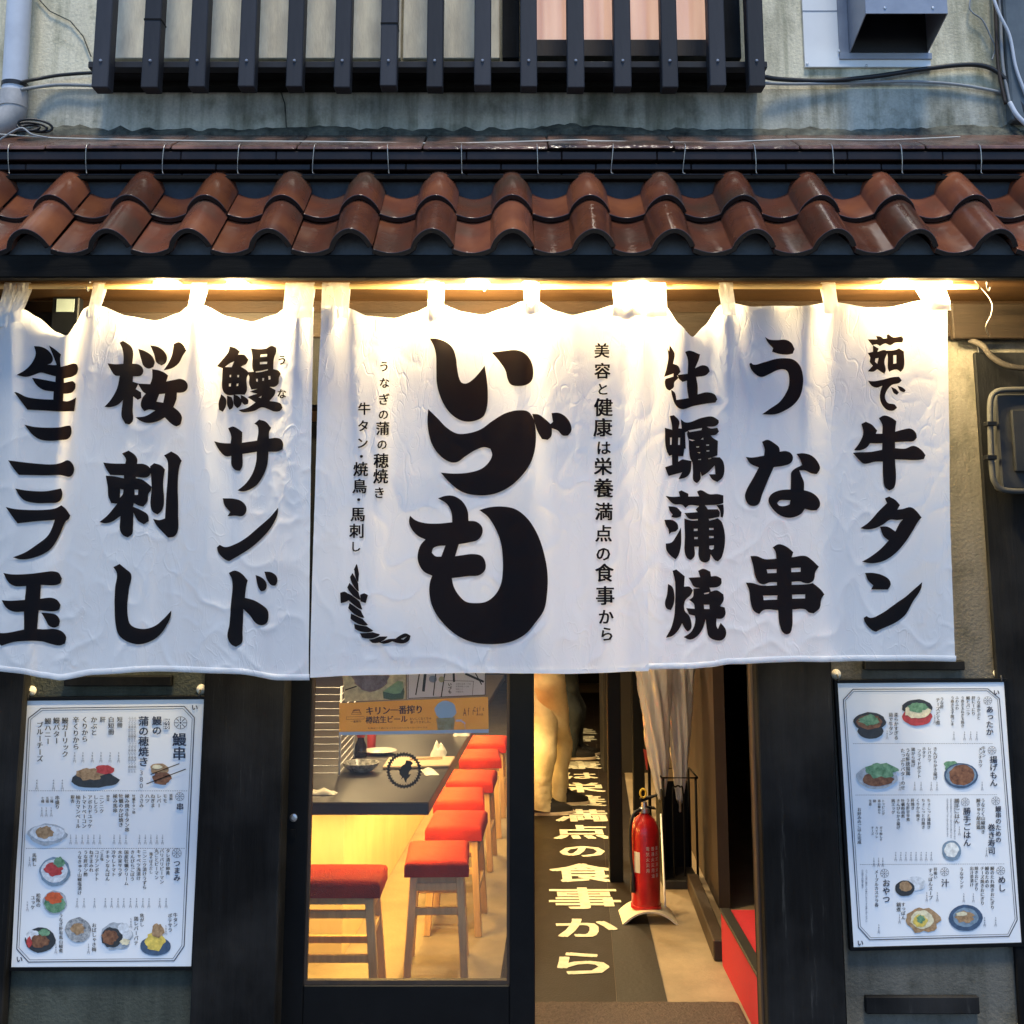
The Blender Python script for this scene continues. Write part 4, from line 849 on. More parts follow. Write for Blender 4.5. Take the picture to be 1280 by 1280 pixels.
def star(mb, x, y, r, fn):
    for k in range(8):
        a = k * math.pi / 4; c, s = math.cos(a), math.sin(a); w_ = r * .05
        mb.add([fn(x + c * r * .3 - s * w_, y + s * r * .3 + c * w_), fn(x + c * r * .9 - s * w_, y + s * r * .9 + c * w_), fn(x + c * r * .9 + s * w_, y + s * r * .9 - c * w_), fn(x + c * r * .3 + s * w_, y + s * r * .3 - c * w_)], [(0, 1, 2, 3)])
    n = 20
    for k in range(n):
        a = 2 * math.pi * k / n; b = 2 * math.pi * (k + 1) / n
        mb.add([fn(x + r * math.cos(a), y + r * math.sin(a)), fn(x + r * math.cos(b), y + r * math.sin(b)), fn(x + r * .93 * math.cos(b), y + r * .93 * math.sin(b)), fn(x + r * .93 * math.cos(a), y + r * .93 * math.sin(a))], [(0, 1, 2, 3)])
    blob(mb, x, y, r * .16, r * .16, fn, 8)
FOOD = {}
def fc(name, c, c2=None):
    if name not in FOOD: FOOD[name] = mat('printed_' + name, c, 0.5, var=0.35, scale=70, col2=c2)
    return FOOD[name]
fc('dark_bowl', (0.03, 0.035, 0.04)); fc('navy_plate', (0.05, 0.09, 0.16)); fc('blue_plate', (0.18, 0.26, 0.34)); fc('white_plate', (0.62, 0.66, 0.70)); fc('grey_plate', (0.36, 0.40, 0.44))
fc('greens', (0.05, 0.20, 0.09), (0.22, 0.40, 0.24)); fc('meat', (0.10, 0.035, 0.02), (0.30, 0.14, 0.07)); fc('red_meat', (0.45, 0.03, 0.03), (0.6, .08, .08)); fc('orange_roe', (0.55, 0.10, 0.03)); fc('yellow', (0.66, 0.50, 0.10)); fc('brown', (0.28, 0.16, 0.07), (.5, .33, .18)); fc('cream', (0.68, 0.62, 0.42)); fc('red_pot', (0.42, 0.05, 0.05)); fc('rice', (0.68, 0.70, 0.68))
fc('patterned_bowl', (0.02, 0.04, 0.08), (0.6, 0.62, 0.62))
def picture(t, layers, fn, name='food_picture'):
    """a printed picture: one mesh of several flat colours"""
    me = None; objs = []
    vs = []; fs = []; ms = []; mi = []
    for k, (mn, x, y, rx, ry, wob) in enumerate(layers):
        mb = MB(); f = fn(0.0007 + 0.0003 * k); blob(mb, x, y, rx, ry, f, 22, wob, k + x * .01)
        n = len(vs); vs += mb.v; fs += [[i + n for i in q] for q in mb.f]
        if mn not in ms: ms.append(mn)
        mi += [ms.index(mn)] * len(mb.f)
    mb = MB(); mb.v = vs; mb.f = fs; o = mb.build(name, FOOD[ms[0]], t)
    for q in ms[1:]: o.data.materials.append(FOOD[q])
    for p, i in zip(o.data.polygons, mi): p.material_index = i
    return o
def board_text(t, fn, heads, cols, tiny):
    f = fn(0.0007)
    for s, x, y, sz, b in heads:
        for i, ch in enumerate(s):
            mb = MB(); put(mb, ch, x, y + (i + .5) * sz, sz, f, b); mb.build('heading_character', M['ink_blue'], t)
    mb = MB()
    for s, x, y, sz in cols: vtext(mb, s, x, y, sz, f, 0.018, 1.0)
    mb.build('dish_lettering', M['ink'], t)['kind'] = 'stuff'
    mb = MB()
    for s, x, y, sz in tiny: vtext(mb, s, x, y, sz, f, 0.012, 0.92)
    mb.build('price_lettering', M['ink_grey'], t)['kind'] = 'stuff'
# left board, crop pixels of region [0,840,260,1280] x 2.907
lt, lf = menu('menu_board', 'white framed menu on the left wall headed with eel skewers', ((30, 876), (255, 874), (239, 1208), (14, 1209)), -0.022, (0, 840, 2.907, ((88, 106), (736, 99), (694, 1072), (42, 1074))))
mb = MB(); f = lf(0.0006)
outline(mb, [(150, 134), (665, 126), (702, 168), (668, 1000), (632, 1052), (105, 1056), (62, 1010), (104, 172)], 3.2, f)
outline(mb, [(155, 141), (660, 134), (694, 172), (660, 998), (628, 1044), (110, 1048), (70, 1006), (112, 176)], 1.6, f)
for (y, xa_, xb_) in ((440, 105, 680), (650, 95, 672)):
    for k in range(70):
        x = xa_ + (xb_ - xa_) * k / 70; mb.add([f(x, y), f(x + 5, y), f(x + 5, y + 1.6), f(x, y + 1.6)], [(0, 1, 2, 3)])
star(mb, 652, 188, 24, f); star(mb, 650, 462, 16, f); star(mb, 640, 668, 17, f)
mb.build('printed_border', M['ink_blue'], lt)
mb = MB(); blob(mb, 602, 192, 15, 27, lf(0.0005), 4, a0=math.pi / 4); mb.build('printed_box', M['ink_blue'], lt)
heads = [("鰻串", 648, 225, 52, .02), ("鰻の", 567, 163, 36, .02), ("蒲の穂焼き", 519, 163, 38, .02), ("串", 651, 485, 28, .02), ("つまみ", 641, 692, 26, .02), ("い", 703, 118, 24, .03), ("い", 72, 1034, 24, .03)]
cols = [("短冊", 433, 165, 21), ("白短冊", 402, 165, 23), ("肝", 372, 165, 22), ("かぶと", 340, 165, 24), ("くりから", 307, 165, 24), ("辛くりから", 275, 165, 25), ("鰻ガーリック", 236, 168, 25), ("鰻バター", 205, 168, 25), ("鰻ハニー", 174, 170, 25), ("ブルーチーズ", 145, 185, 25),
        ("鶏類", 618, 452, 12), ("モモ", 597, 452, 17), ("レバー", 575, 452, 17), ("ねぎま", 553, 452, 17), ("ハツ", 533, 452, 17), ("ささみ", 512, 452, 17), ("牡蠣牛タン他", 484, 454, 12), ("極み焼き牛タン串", 460, 452, 17.5), ("牡蠣のかば焼き", 438, 452, 17.5), ("極み馬串", 417, 452, 17.5), ("野菜", 391, 456, 12), ("ニンニク", 368, 456, 17), ("ししとう", 347, 456, 17), ("アボカドユッケ", 326, 456, 17.5), ("トマトベーコン", 305, 456, 17.5), ("柚カマンベール", 283, 456, 17.5), ("銀杏", 263, 456, 15),
        ("串盛り", 208, 458, 17), ("三種", 188, 462, 12), ("五種", 172, 462, 12), ("七種", 155, 462, 12),
        ("タレ漬け卵黄", 608, 652, 16), ("バリバリピーマン", 586, 652, 16), ("丸ごとピーマン", 567, 652, 16), ("鶏そぼろだし", 547, 665, 13), ("ニンニク漬けうずら", 524, 655, 16), ("キャベツ浅漬け", 502, 655, 16), ("きんぴらごぼう", 480, 657, 16), ("国産牡蠣クリーム", 458, 657, 16), ("水の実サラダ", 435, 657, 16), ("冷やしトマト", 412, 657, 16), ("チキンなんばん", 390, 657, 16), ("ごま塩", 369, 657, 13), ("コリアンポテト", 351, 657, 16), ("ねぎまみれ", 331, 657, 16), ("うな肝ポン酢", 311, 657, 16), ("うなきゅう山椒塩漬け", 289, 659, 16),
        ("馬刺し", 125, 668, 16), ("松阪の", 140, 812, 17), ("ユッケ", 120, 820, 17), ("うなぎ肝有馬山椒煮", 222, 884, 15.5), ("おばしゃき梅", 342, 918, 17), ("焦がし", 515, 884, 16), ("鶏レバーパテ", 494, 895, 17), ("牛タン", 636, 882, 17), ("ポテサラ", 617, 884, 17)]
tiny = [("380", 511, 362, 26)]
for x in (429, 398, 365, 334, 300, 270): tiny.append(("380円", x, 296, 11))
for x in (226, 194, 134): tiny.append(("480円", x, 398, 11))
for x in (588, 568, 546, 526, 505, 456, 434, 413, 362, 340, 319, 298, 276, 256): tiny.append(("280円", x, 600, 10))
for x in (602, 579, 540, 518, 495, 473, 449, 428, 405, 382, 343, 305, 280): tiny.append(("480円", x, 828, 10))
for x, y in ((108, 680), (100, 840), (204, 990), (322, 990), (475, 900), (602, 925), (186, 500), (168, 500), (152, 500)): tiny.append(("580円", x, y, 10))
for x in (488, 478, 468): tiny.append(("ふっくら柔らかな鰻をたっぷり巻いて香ばしく焼いた", x, 165, 9.5))
board_text(lt, lf, heads, cols, tiny)
mb = MB(); vtext(mb, "秘技", 602, 168, 24, lf(0.0010), .02); mb.build('printed_seal', M['paper'], lt)
picture(lt, [('brown', 575, 360, 34, 22, .3), ('meat', 585, 395, 34, 24, .4), ('cream', 568, 352, 18, 8, .3)], lf)
mb = MB(); f = lf(.0016)
for a, b in (((545, 380), (648, 340)), ((530, 415), (672, 360))): outline(mb, [a, b], 3, f)
mb.build('printed_skewer', M['ink'], lt)
picture(lt, [('dark_bowl', 345, 400, 88, 30, .2), ('brown', 320, 380, 48, 22, .5), ('red_meat', 378, 362, 34, 18, .4)], lf)
picture(lt, [('grey_plate', 172, 600, 70, 38, .2), ('white_plate', 172, 596, 60, 30, .2), ('brown', 165, 592, 32, 24, .5)], lf)
picture(lt, [('blue_plate', 200, 735, 56, 52, .1), ('white_plate', 198, 732, 48, 42, .1), ('red_meat', 196, 725, 32, 26, .4), ('greens', 216, 700, 20, 18, .5)], lf)
picture(lt, [('grey_plate', 200, 845, 44, 42, .1), ('greens', 200, 850, 38, 32, .3), ('orange_roe', 197, 828, 30, 22, .4)], lf)
picture(lt, [('dark_bowl', 146, 978, 56, 44, .1), ('white_plate', 120, 968, 26, 24, .4), ('meat', 148, 980, 34, 26, .4), ('greens', 160, 952, 22, 12, .6), ('red_pot', 108, 985, 10, 18, .5)], lf)
picture(lt, [('patterned_bowl', 284, 943, 46, 44, .15), ('brown', 284, 938, 24, 22, .5)], lf)
picture(lt, [('grey_plate', 420, 965, 56, 48, .3), ('white_plate', 452, 948, 26, 32, .4), ('dark_bowl', 405, 970, 38, 36, .3), ('meat', 400, 968, 28, 26, .5), ('cream', 455, 985, 18, 12, .4)], lf)
picture(lt, [('navy_plate', 564, 1000, 56, 34, .05), ('yellow', 562, 985, 36, 32, .4), ('brown', 572, 945, 22, 26, .4)], lf)
# right board, crop pixels of region [1040,850,1270,1190] x 3.765
rt, rf = menu('menu_board', 'white framed menu on the right wall with bowls, rice and dessert sections', ((1047, 854), (1255, 852.5), (1277, 1178), (1067, 1184)), -0.022, (1040, 850, 3.765, ((27, 18), (812, 12), (893, 1238), (98, 1255))))
mb = MB(); f = rf(0.0006)
outline(mb, [(100, 47), (735, 45), (790, 92), (872, 1135), (832, 1210), (175, 1222), (122, 1165), (54, 98)], 4, f)
outline(mb, [(104, 57), (730, 54), (781, 98), (862, 1131), (827, 1200), (180, 1212), (131, 1160), (64, 102)], 2, f)
for (y, xa_, xb_) in ((308, 100, 760), (552, 110, 780), (876, 130, 815)):
    for k in range(80):
        x = xa_ + (xb_ - xa_) * k / 80; mb.add([f(x, y), f(x + 5, y), f(x + 5, y + 2), f(x, y + 2)], [(0, 1, 2, 3)])
for x, y in ((735, 102), (755, 342), (772, 582), (628, 587), (795, 908), (530, 912), (246, 918)): star(mb, x, y, 20, f)
mb.build('printed_border', M['ink_blue'], rt)
heads = [("あったか", 744, 128, 36, .02), ("揚げもん", 762, 368, 37, .02), ("鰻串のための", 784, 606, 29, .02), ("巻き寿司", 752, 690, 36, .02), ("勝手ごはん", 636, 612, 37, .02), ("めし", 800, 932, 38, .02), ("汁", 532, 945, 38, .02), ("おやつ", 254, 945, 37, .02), ("い", 776, 48, 30, .03), ("い", 130, 1221, 30, .03)]
cols = [("うな茶かぶと", 692, 82, 19), ("肝にーにり", 668, 80, 19), ("鰻とバニラ", 642, 80, 19), ("う巻き玉ねぎ玉焼き", 616, 80, 17), ("ふわふわ", 590, 80, 17), ("う巻き玉子焼ごま", 568, 80, 18), ("うな肝", 519, 85, 19), ("チーズどて煮", 500, 88, 22), ("柔らかすぎる", 303, 160, 22), ("茹で牛タン", 278, 160, 22),
        ("牛タン", 716, 322, 18), ("メンチカツ", 700, 325, 20), ("きんぴらかき揚げ", 487, 325, 20), ("レバカツ", 460, 325, 18), ("ホタテ", 434, 325, 18), ("フライドポテト", 411, 335, 20), ("鶏から揚げ", 383, 328, 19), ("うな肝唐揚鶏", 358, 330, 22), ("たっぷりバターのせ", 334, 332, 22),
        ("うなとく山椒焼き", 712, 570, 21), ("鰻きゅう胡瓜鶏", 690, 570, 21), ("勝手ごはん", 590, 570, 24), ("ちょこっと蒲焼き", 456, 570, 18), ("ちょこっと白焼き", 430, 570, 18), ("くりから焼き", 405, 570, 18), ("肝焼き", 380, 570, 18), ("うな肝甘辛煮", 358, 570, 18), ("牡蠣時雨煮", 334, 572, 18), ("きんぴらかき揚げ", 312, 572, 18), ("鶏エッグ", 288, 572, 18),
        ("トッピング", 241, 574, 15), ("鶏山椒のり", 222, 574, 14), ("卵", 200, 574, 16), ("生姜", 180, 574, 15), ("お好みのごはん完成", 128, 612, 19), ("ガリ梅しそ", 230, 700, 14), ("カイワレ", 210, 700, 14), ("チーズ", 190, 700, 14),
        ("鰻のたれ焼きおにぎり", 755, 888, 20), ("鰻のための", 730, 888, 20), ("チーズ焼きおにぎり", 708, 888, 20), ("焼きおにぎり", 680, 888, 19), ("出汁茶漬け", 658, 888, 19), ("うなサンド", 610, 892, 20), ("肝吸い", 487, 892, 18), ("すっぽんスープ", 463, 895, 21), ("すっぽん", 334, 1052, 20), ("鍋煮", 312, 1052, 22), ("メープルカステラ春", 208, 902, 19)]
tiny = []
for x in (683, 654, 625, 575): tiny.append(("380円", x, 250, 12))
for x, y in ((485, 170), (260, 245), (708, 490), (495, 490), (468, 490), (420, 490), (390, 490), (320, 490), (728, 800), (600, 700), (770, 1120), (718, 1120), (665, 1010), (620, 1010), (495, 1005), (445, 1005), (316, 1105), (218, 1150), (238, 845), (218, 845), (196, 845)): tiny.append(("580円", x, y, 12))
for k in range(8): tiny.append(("480円", 467 - 24 * k, 818, 12))
for k in range(3): tiny.append(("お好みの具材をたっぷりと好きなだけ選んで作る", 578 - k * 17, 570, 9.5 - .3 * k))
tiny += [("ふっくら甘い懐かしの味わいをどうぞお楽しみください", 160, 900, 10.5), ("小豆添えの焼き菓子", 142, 900, 10.5)]
board_text(rt, rf, heads, cols, tiny)
picture(rt, [('dark_bowl', 178, 205, 76, 46, .1), ('dark_bowl', 182, 250, 60, 36, .1), ('meat', 178, 205, 60, 36, .2), ('greens', 175, 198, 48, 24, .6)], rf)
picture(rt, [('red_pot', 402, 180, 70, 44, .1), ('dark_bowl', 402, 135, 72, 38, .1), ('cream', 400, 155, 62, 34, .4), ('greens', 405, 135, 44, 24, .5)], rf)
picture(rt, [('grey_plate', 212, 468, 98, 56, .1), ('meat', 215, 478, 74, 34, .3), ('greens', 222, 438, 72, 34, .6)], rf)
picture(rt, [('greens', 565, 418, 40, 28, .5), ('navy_plate', 608, 462, 80, 60, .05), ('blue_plate', 608, 460, 72, 52, .05), ('meat', 612, 458, 60, 50, .2)], rf)
picture(rt, [('blue_plate', 562, 814, 46, 48, .1), ('rice', 562, 812, 34, 34, .2)], rf)
picture(rt, [('white_plate', 392, 965, 48, 34, .2), ('dark_bowl', 340, 988, 46, 36, .1), ('brown', 344, 978, 30, 24, .3)], rf)
picture(rt, [('brown', 420, 1135, 78, 56, .4), ('cream', 422, 1130, 54, 42, .2), ('yellow', 412, 1138, 34, 28, .4), ('greens', 416, 1128, 18, 18, .6)], rf)
picture(rt, [('navy_plate', 628, 1125, 80, 60, .05), ('blue_plate', 628, 1122, 60, 44, .1), ('brown', 625, 1120, 46, 30, .5), ('cream', 610, 1105, 26, 10, .6)], rf)
def hook(label, px, py):
    p = P(px, py, -.01); mb = MB().lathe([(0, .012), (.010, .009), (.0155, .002), (.016, 0)], n=16)
    for v in mb.v: v.rotate(Matrix.Rotation(R(90), 3, 'X')); v += p + Vector((0, .008, 0))
    o = mb.build('suction_hook', M['napkin'], None, smooth=True, origin=p); tag(o, label, 'hook', 'suction hooks at the menu corners')
    m2 = MB(); m2.tube(spline([p + Vector((0, -.004, 0)), p + Vector((0, -.014, -.012)), p + Vector((0, -.014, -.022)), p + Vector((0, -.004, -.024))], 4), .0025, 6); m2.build('hook_arm', M['cable'], o)
hook('white suction hook at the top left corner of the eel skewer menu', 38, 864)
hook('white suction hook at the top right corner of the eel skewer menu', 251, 862)
hook('white suction hook at the top left corner of the right wall menu', 1046, 843)
hook('white suction hook at the top right corner of the right wall menu', 1249, 842)

# ================================================================== FITTINGS ON THE UPPER WALL
# drain pipe
a = P(22, -60, -.07); b = P(17, 128, -.07); rr_ = 0.040
t = thing('drain_pipe', 'pale grey plastic drain pipe with an elbow at the left end of the upper wall', 'pipe', b)
MB().tube([Vector((a.x, -.07, 4.5)), Vector((b.x, -.07, b.z))], rr_, 20).build('pipe', M['pvc'], t, smooth=True)
MB().tube([b + Vector((0, 0, .035)), b + Vector((0, 0, .028)), b + Vector((0, 0, -.02))], [rr_ + .004, rr_ + .005, rr_ + .005], 20).build('collar', M['pvc_dirty'], t, smooth=True)
MB().tube(spline([b + Vector((0, 0, .0)), b + Vector((-.002, 0, -.04)), b + Vector((-.03, -.01, -.085)), b + Vector((-.09, -.02, -.10)), b + Vector((-.3, -.03, -.11))], 6), rr_ + .003, 20).build('elbow', M['pvc_dirty'], t, smooth=True)
MB().tube([b + Vector((0, 0, .052)), b + Vector((0, 0, .066))], rr_ + .003, 20).build('bracket', M['cable'], t, smooth=True)
# vent hood
vp = P(1082, 85, -.01)
t = thing('vent_hood', 'grey sheet metal vent hood with a dark downward mouth on a white plate', 'vent', P(1120, 66, -.1))
MB().box(PX(1005, 60, -.01), PX(1162, 60, -.01), -0.012, -0.0005, PZ(84, -.01), 4.2).build('mounting_plate', M['white_metal'], t, bevel=.001)
MB().box(PX(1005, 60, -.01), PX(1050, 60, -.01), -0.0135, -0.012, PZ(14, -.013), PZ(13, -.013)).build('plate_joint', M['grey_metal'], t)
yF = -0.20
hx0, hx1 = PX(1086, 17, yF), PX(1185, 17, yF); hb0, hb1 = PX(1058, 66, -.014), PX(1160, 66, -.014)
# set both edges so the box is square in plan
hx0, hx1 = (hx0 + hb0) / 2 - .0, (hx1 + hb1) / 2
zfm = PZ(17, yF); zbm = PZ(66, -.016); th = .003
MB().box(hx0, hx1, yF, yF + th, zfm, 4.0).build('front_sheet', M['grey_metal'], t, bevel=.001)
for xx, s in ((hx0, 1), (hx1 - th, 1)):
    MB().prism([(xx, yF + th, zfm), (xx, yF + th, 4.0), (xx, -.014, 4.0), (xx, -.014, zbm)], (th, 0, 0)).build('side_sheet', M['grey_metal'], t)
MB().box(hx0 - .035, hx0, -.016, -.0125, zbm - .012, 4.0).build('side_flange', M['grey_metal'], t, bevel=.001)
MB().box(hx0 - .035, hx1 + .012, -.019, -.0125, zbm - .024, zbm - .001).build('bottom_flange', M['grey_metal'], t, bevel=.001)
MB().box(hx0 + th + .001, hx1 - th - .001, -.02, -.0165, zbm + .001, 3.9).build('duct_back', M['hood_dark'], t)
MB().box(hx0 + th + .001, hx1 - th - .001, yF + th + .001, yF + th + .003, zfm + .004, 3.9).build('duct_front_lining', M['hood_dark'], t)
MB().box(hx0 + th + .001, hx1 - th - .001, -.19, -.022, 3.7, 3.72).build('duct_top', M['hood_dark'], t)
for (px, py, yy) in ((1106, 10, yF), (1166, 10, yF), (1049, 64, -.016), (1009, 80, -.012), (1083, 82, -.012)):
    p = P(px, py, yy); mb = MB().lathe([(.005, 0), (.004, .003), (0, .004)], n=8)
    for v in mb.v: v.rotate(Matrix.Rotation(R(90), 3, 'X')); v += p
    mb.build('screw', M['steel'], t)
def cable(name, label, pts, r, m, n=8, cat='cable'):
    q = [P(*p[:2], p[2] if len(p) > 2 else -.02) for p in pts]
    o = MB().tube(spline(q, 8), r, n).build(name, m, None, smooth='all', origin=q[0]); return tag(o, label, cat)
cable('power_cable', 'thick black cable sagging below the vent hood and over to the right corner', [(955, 96, -.06), (975, 99, -.04), (1030, 101, -.03), (1090, 96, -.03), (1150, 87), (1205, 81), (1235, 84), (1256, 98, -.03), (1272, 122, -.04), (1290, 160, -.05)], .0085, M['cable'])
cable('power_cable', 'grey cable running along the wall under the thick black cable to the right corner', [(955, 104, -.05), (990, 105, -.04), (1060, 104), (1130, 102), (1190, 105), (1240, 113), (1275, 122), (1300, 128)], .0055, M['cable_grey'])
cable('power_cable', 'black cable curving from the drain pipe to the left end of the lattice', [(26, 103, -.1), (45, 99, -.05), (75, 94, -.03), (118, 91, -.03), (150, 92)], .0060, M['cable'])
cable('power_cable', 'pale grey cable curving just under the black one beside the drain pipe', [(26, 112, -.1), (45, 109, -.05), (75, 106, -.03), (118, 107, -.03), (160, 108, -.02)], .0060, M['cable_grey'])
cable('thin_wire', 'thin white wire lying along the top of the ridge cap', [(-20, 166, -.12), (30, 170, -.13), (90, 173, -.14), (250, 176, -.16), (400, 177, -.16), (560, 179, -.17), (720, 175, -.16), (745, 176, -.16), (880, 178, -.16), (1000, 174, -.15), (1100, 175, -.15), (1200, 171, -.12)], .0022, M['label_paper'], 5, 'wire')
cable('thin_wire', 'dirty thin wire hanging down the wall right of the vent hood', [(1218, -20), (1212, 10), (1228, 25), (1238, 45), (1244, 60), (1240, 75)], .003, M['cable_grey'], 5, 'wire')
cable('cable_bundle', 'white cable sweeping down the top right corner in front of the dark post', [(1236, -20, -.05), (1248, 15, -.06), (1262, 45, -.06), (1270, 85, -.06), (1283, 120, -.06)], .0055, M['pvc'])
cable('cable_bundle', 'short pale cable at the right edge just above the ridge', [(1262, 128, -.05), (1272, 145, -.06), (1290, 162, -.06)], .008, M['pvc'])
for k, (px, pm) in enumerate(((1243, M['brownwood']), (1249, M['cable_grey']), (1255, M['cable']))):
    o = MB().tube(spline([P(px - 3, -40, -.02), P(px + 1, 10, -.025), P(px + 3, 60, -.03), P(px + 6, 92, -.03), P(px + 14, 130, -.04)], 6), .006, 8).build('corner_conduit', pm, None, smooth='all', origin=P(px, 60, -.02))
    tag(o, ('brown pipe, leftmost of the three running down the top right wall corner', 'grey pipe in the middle of the three running down the top right corner', 'black pipe nearest the dark post in the top right corner')[k], 'pipe', 'pipes down the top right corner')
o = MB().box(PX(1259, 60, -.05), PX(1330, 60, -.05), -.05, -.001, PZ(150, -.05), 4.5).build('corner_post', mat('grey_green_metal_post', (0.10, 0.12, 0.13), .5, var=.3), None, bevel=.006, origin=P(1270, 60, -.05)); tag(o, 'grey metal clad post at the far right of the upper wall', 'post')
# cable coil by the pipe elbow
t = thing('cable_coil', 'tangled loop of black cable lying by the drain pipe elbow', 'cable', P(38, 160, -.12))
for k in range(3):
    c = P(36 + 4 * k, 160, -.13); mb = MB(); mb.tube([c + Vector((.035 * math.cos(a) * (1 + .2 * k), .02 * math.sin(a + k), .018 * math.sin(a) + .004 * k)) for a in [2 * math.pi * i / 20 for i in range(20)]], .0045, 6, True)
    mb.build('coil', M['cable'], t, smooth='all')
MB().tube(spline([P(-5, 178, -.16), P(15, 165, -.17), P(28, 160, -.17), P(40, 168, -.17), P(60, 172, -.16)], 6), .003, 6).build('loose_end', M['cable_grey'], t, smooth='all')

# meter box behind the left curtain, utility cabinet on the right
t = thing('meter_box', 'small dark meter box with a pale display behind the left curtain top', 'box', P(80, 392, -.06))
MB().box(PX(64, 392, -.07), PX(98, 392, -.07), -.07, -.031, PZ(418, -.07), PZ(371, -.07)).build('case', M['blackmetal'], t, bevel=.004)
MB().box(PX(70, 392, -.072), PX(92, 392, -.072), -.073, -.0705, PZ(390, -.07), PZ(374, -.07)).build('display', mat('grey_green_display', (.20, .25, .25), .3), t)
t = thing('utility_cabinet', 'dark grey meter cabinet bolted to the wall at the right edge', 'cabinet', P(1268, 550, -.12))
MB().box(PX(1248, 550, -.12), PX(1360, 550, -.12), -.12, -.06, PZ(612, -.12), PZ(492, -.12)).build('case', mat('dull_grey_cabinet_paint', (.022, .023, .024), .6, var=.3, spec=.2), t, bevel=.006)
MB().box(PX(1266, 550, -.13), PX(1345, 550, -.13), -.135, -.121, PZ(590, -.13), PZ(512, -.13)).build('door_panel', mat('darker_cabinet_paint', (.014, .015, .016), .5, var=.3, spec=.2), t, bevel=.004)
MB().tube(spline([P(1300, 487, -.135), P(1262, 487, -.135), P(1245, 490, -.135), P(1238, 502, -.135), P(1238, 540, -.135), P(1240, 585, -.135), P(1244, 604, -.135), P(1258, 613, -.135), P(1300, 614, -.135)], 6), .009, 10).build('conduit', mat('grey_conduit', (.045, .045, .042), .6, spec=.2), t, smooth='all')
for py in (530, 572):
    p = P(1238, py, -.135); MB().box(p.x - .016, p.x + .016, -.148, -.118, p.z - .007, p.z + .007).build('conduit_clip', M['blackmetal'], t, bevel=.002)
cable('conduit_pipe', 'brown flexible conduit drooping from under the beam toward the right edge', [(1212, 425, -.04), (1228, 432, -.07), (1240, 446, -.08), (1262, 458, -.09), (1300, 462, -.09)], .010, mat('brown_grey_conduit', (.032, .027, .022), .7, spec=.2), cat='pipe')
cable('conduit_pipe', 'thin dark cable hanging down the right plaster edge beside the curtain', [(1222, 428, -.01), (1226, 460, -.01), (1229, 500, -.012), (1230, 520, -.01)], .004, M['cable'], cat='cable')

# ================================================================== POSTERS AND DECAL ON THE DOOR GLASS
GY = DY + .0215      # posters are stuck to the inside of the pane, seen through it
def plate(name, label, cat, poly, y, m):
    q = [P(a, b, y) for a, b in poly]; c = sum(q, Vector()) / len(q)
    o = MB().prism(q, (0, .0008, 0)).build(name, m, None, origin=c); return tag(o, label, cat), (lambda off: (lambda a, b: P(a, b, y - off)))
amber = thin_paper('', mat('amber_banner_print', (0.90, 0.60, 0.07), .5, var=.06, scale=6, col2=(0.95, 0.70, 0.16)))
bn, bf = plate('beer_banner', 'yellow beer banner with a foaming mug stuck inside the door glass', 'poster', ((424, 879), (610, 871), (611, 916), (424, 919)), GY, amber)
q = bf(.0006)
mb = MB()
mb.add([q(424, 915), q(611, 911.5), q(611, 916), q(424, 919)], [(0, 1, 2, 3)]); mb.build('white_edge', M['paper'], bn)
mb = MB(); K5 = 220 / 1280
def b5(off): return lambda x, y: q_(off)(420 + x * K5, 830 + y * K5)
q_ = bf
def rot_text(mb, s, x, y, w_, h, f, bold, slope=-.03):
    n = len(s)
    for i, ch in enumerate(s):
        v, fcs = glyph(ch, 0.0); cx = x + (i + .5) * w_
        for k, du in enumerate((-bold, 0, bold) if bold else (0,)): mb.add([f(cx + (a + du) * w_ * 1.02, y + slope * (cx - x) + (b + abs(du) * .5) * h) + LIFT * .00008 * k for a, b in v], fcs)
f5 = b5(.0008)
rot_text(mb, "キリン一番搾り", 215, 342, 60, 66, f5, .035); rot_text(mb, "樽詰生ビール", 215, 408, 51, 56, f5, .03)
mb.build('lettering', M['ink'], bn)
mb = MB(); rot_text(mb, "おいしくなくちゃ", 535, 400, 20, 22, f5, .01); rot_text(mb, "勝ってきました。", 540, 424, 20, 22, f5, .01); rot_text(mb, "お酒は二十歳になってからのんだあとはリサイクル", 230, 468, 19, 15, f5, 0, -.015)
rot_text(mb, "Afri", 925, 350, 34, 80, f5, 0, -.1); rot_text(mb, "Cafe", 1000, 330, 22, 50, f5, 0, -.1); rot_text(mb, "あの店", 1020, 368, 17, 18, f5, 0.01)
for k in range(3):
    outline(mb, [(110 + k * 6, 365 - k * 14), (135, 340 - k * 5), (170, 340 - k * 5), (185 - k * 6, 365 - k * 12)], 2.5, f5)
outline(mb, [(75, 385), (205, 382), (205, 400), (75, 403)], 2, f5); rot_text(mb, "一番搾り", 105, 420, 20, 18, f5, .02)
mb.build('fine_print', M['brownwood'], bn)['kind'] = 'stuff'
mb = MB(); f = b5(.0009); blob(mb, 797, 338, 78, 70, f, 24, .12, 2)
for a, b in (((876, 412), (912, 411)), ((918, 414), (936, 432)), ((940, 438), (938, 478))): mb.add([f(a[0] - 6, a[1] - 7), f(b[0] + 4, b[1] - 7), f(b[0] + 6, b[1] + 7), f(a[0] - 6, a[1] + 8)], [(0, 1, 2, 3)])
mb.build('mug_foam', M['paper'], bn)
mb = MB(); f = b5(.0011); mb.add([f(728, 395), f(866, 388), f(858, 478), f(740, 480)], [(0, 1, 2, 3)]); mb.build('mug_beer', mat('printed_beer', (.70, .36, .06), .5, var=.2, scale=30, col2=(.8, .6, .3)), bn)
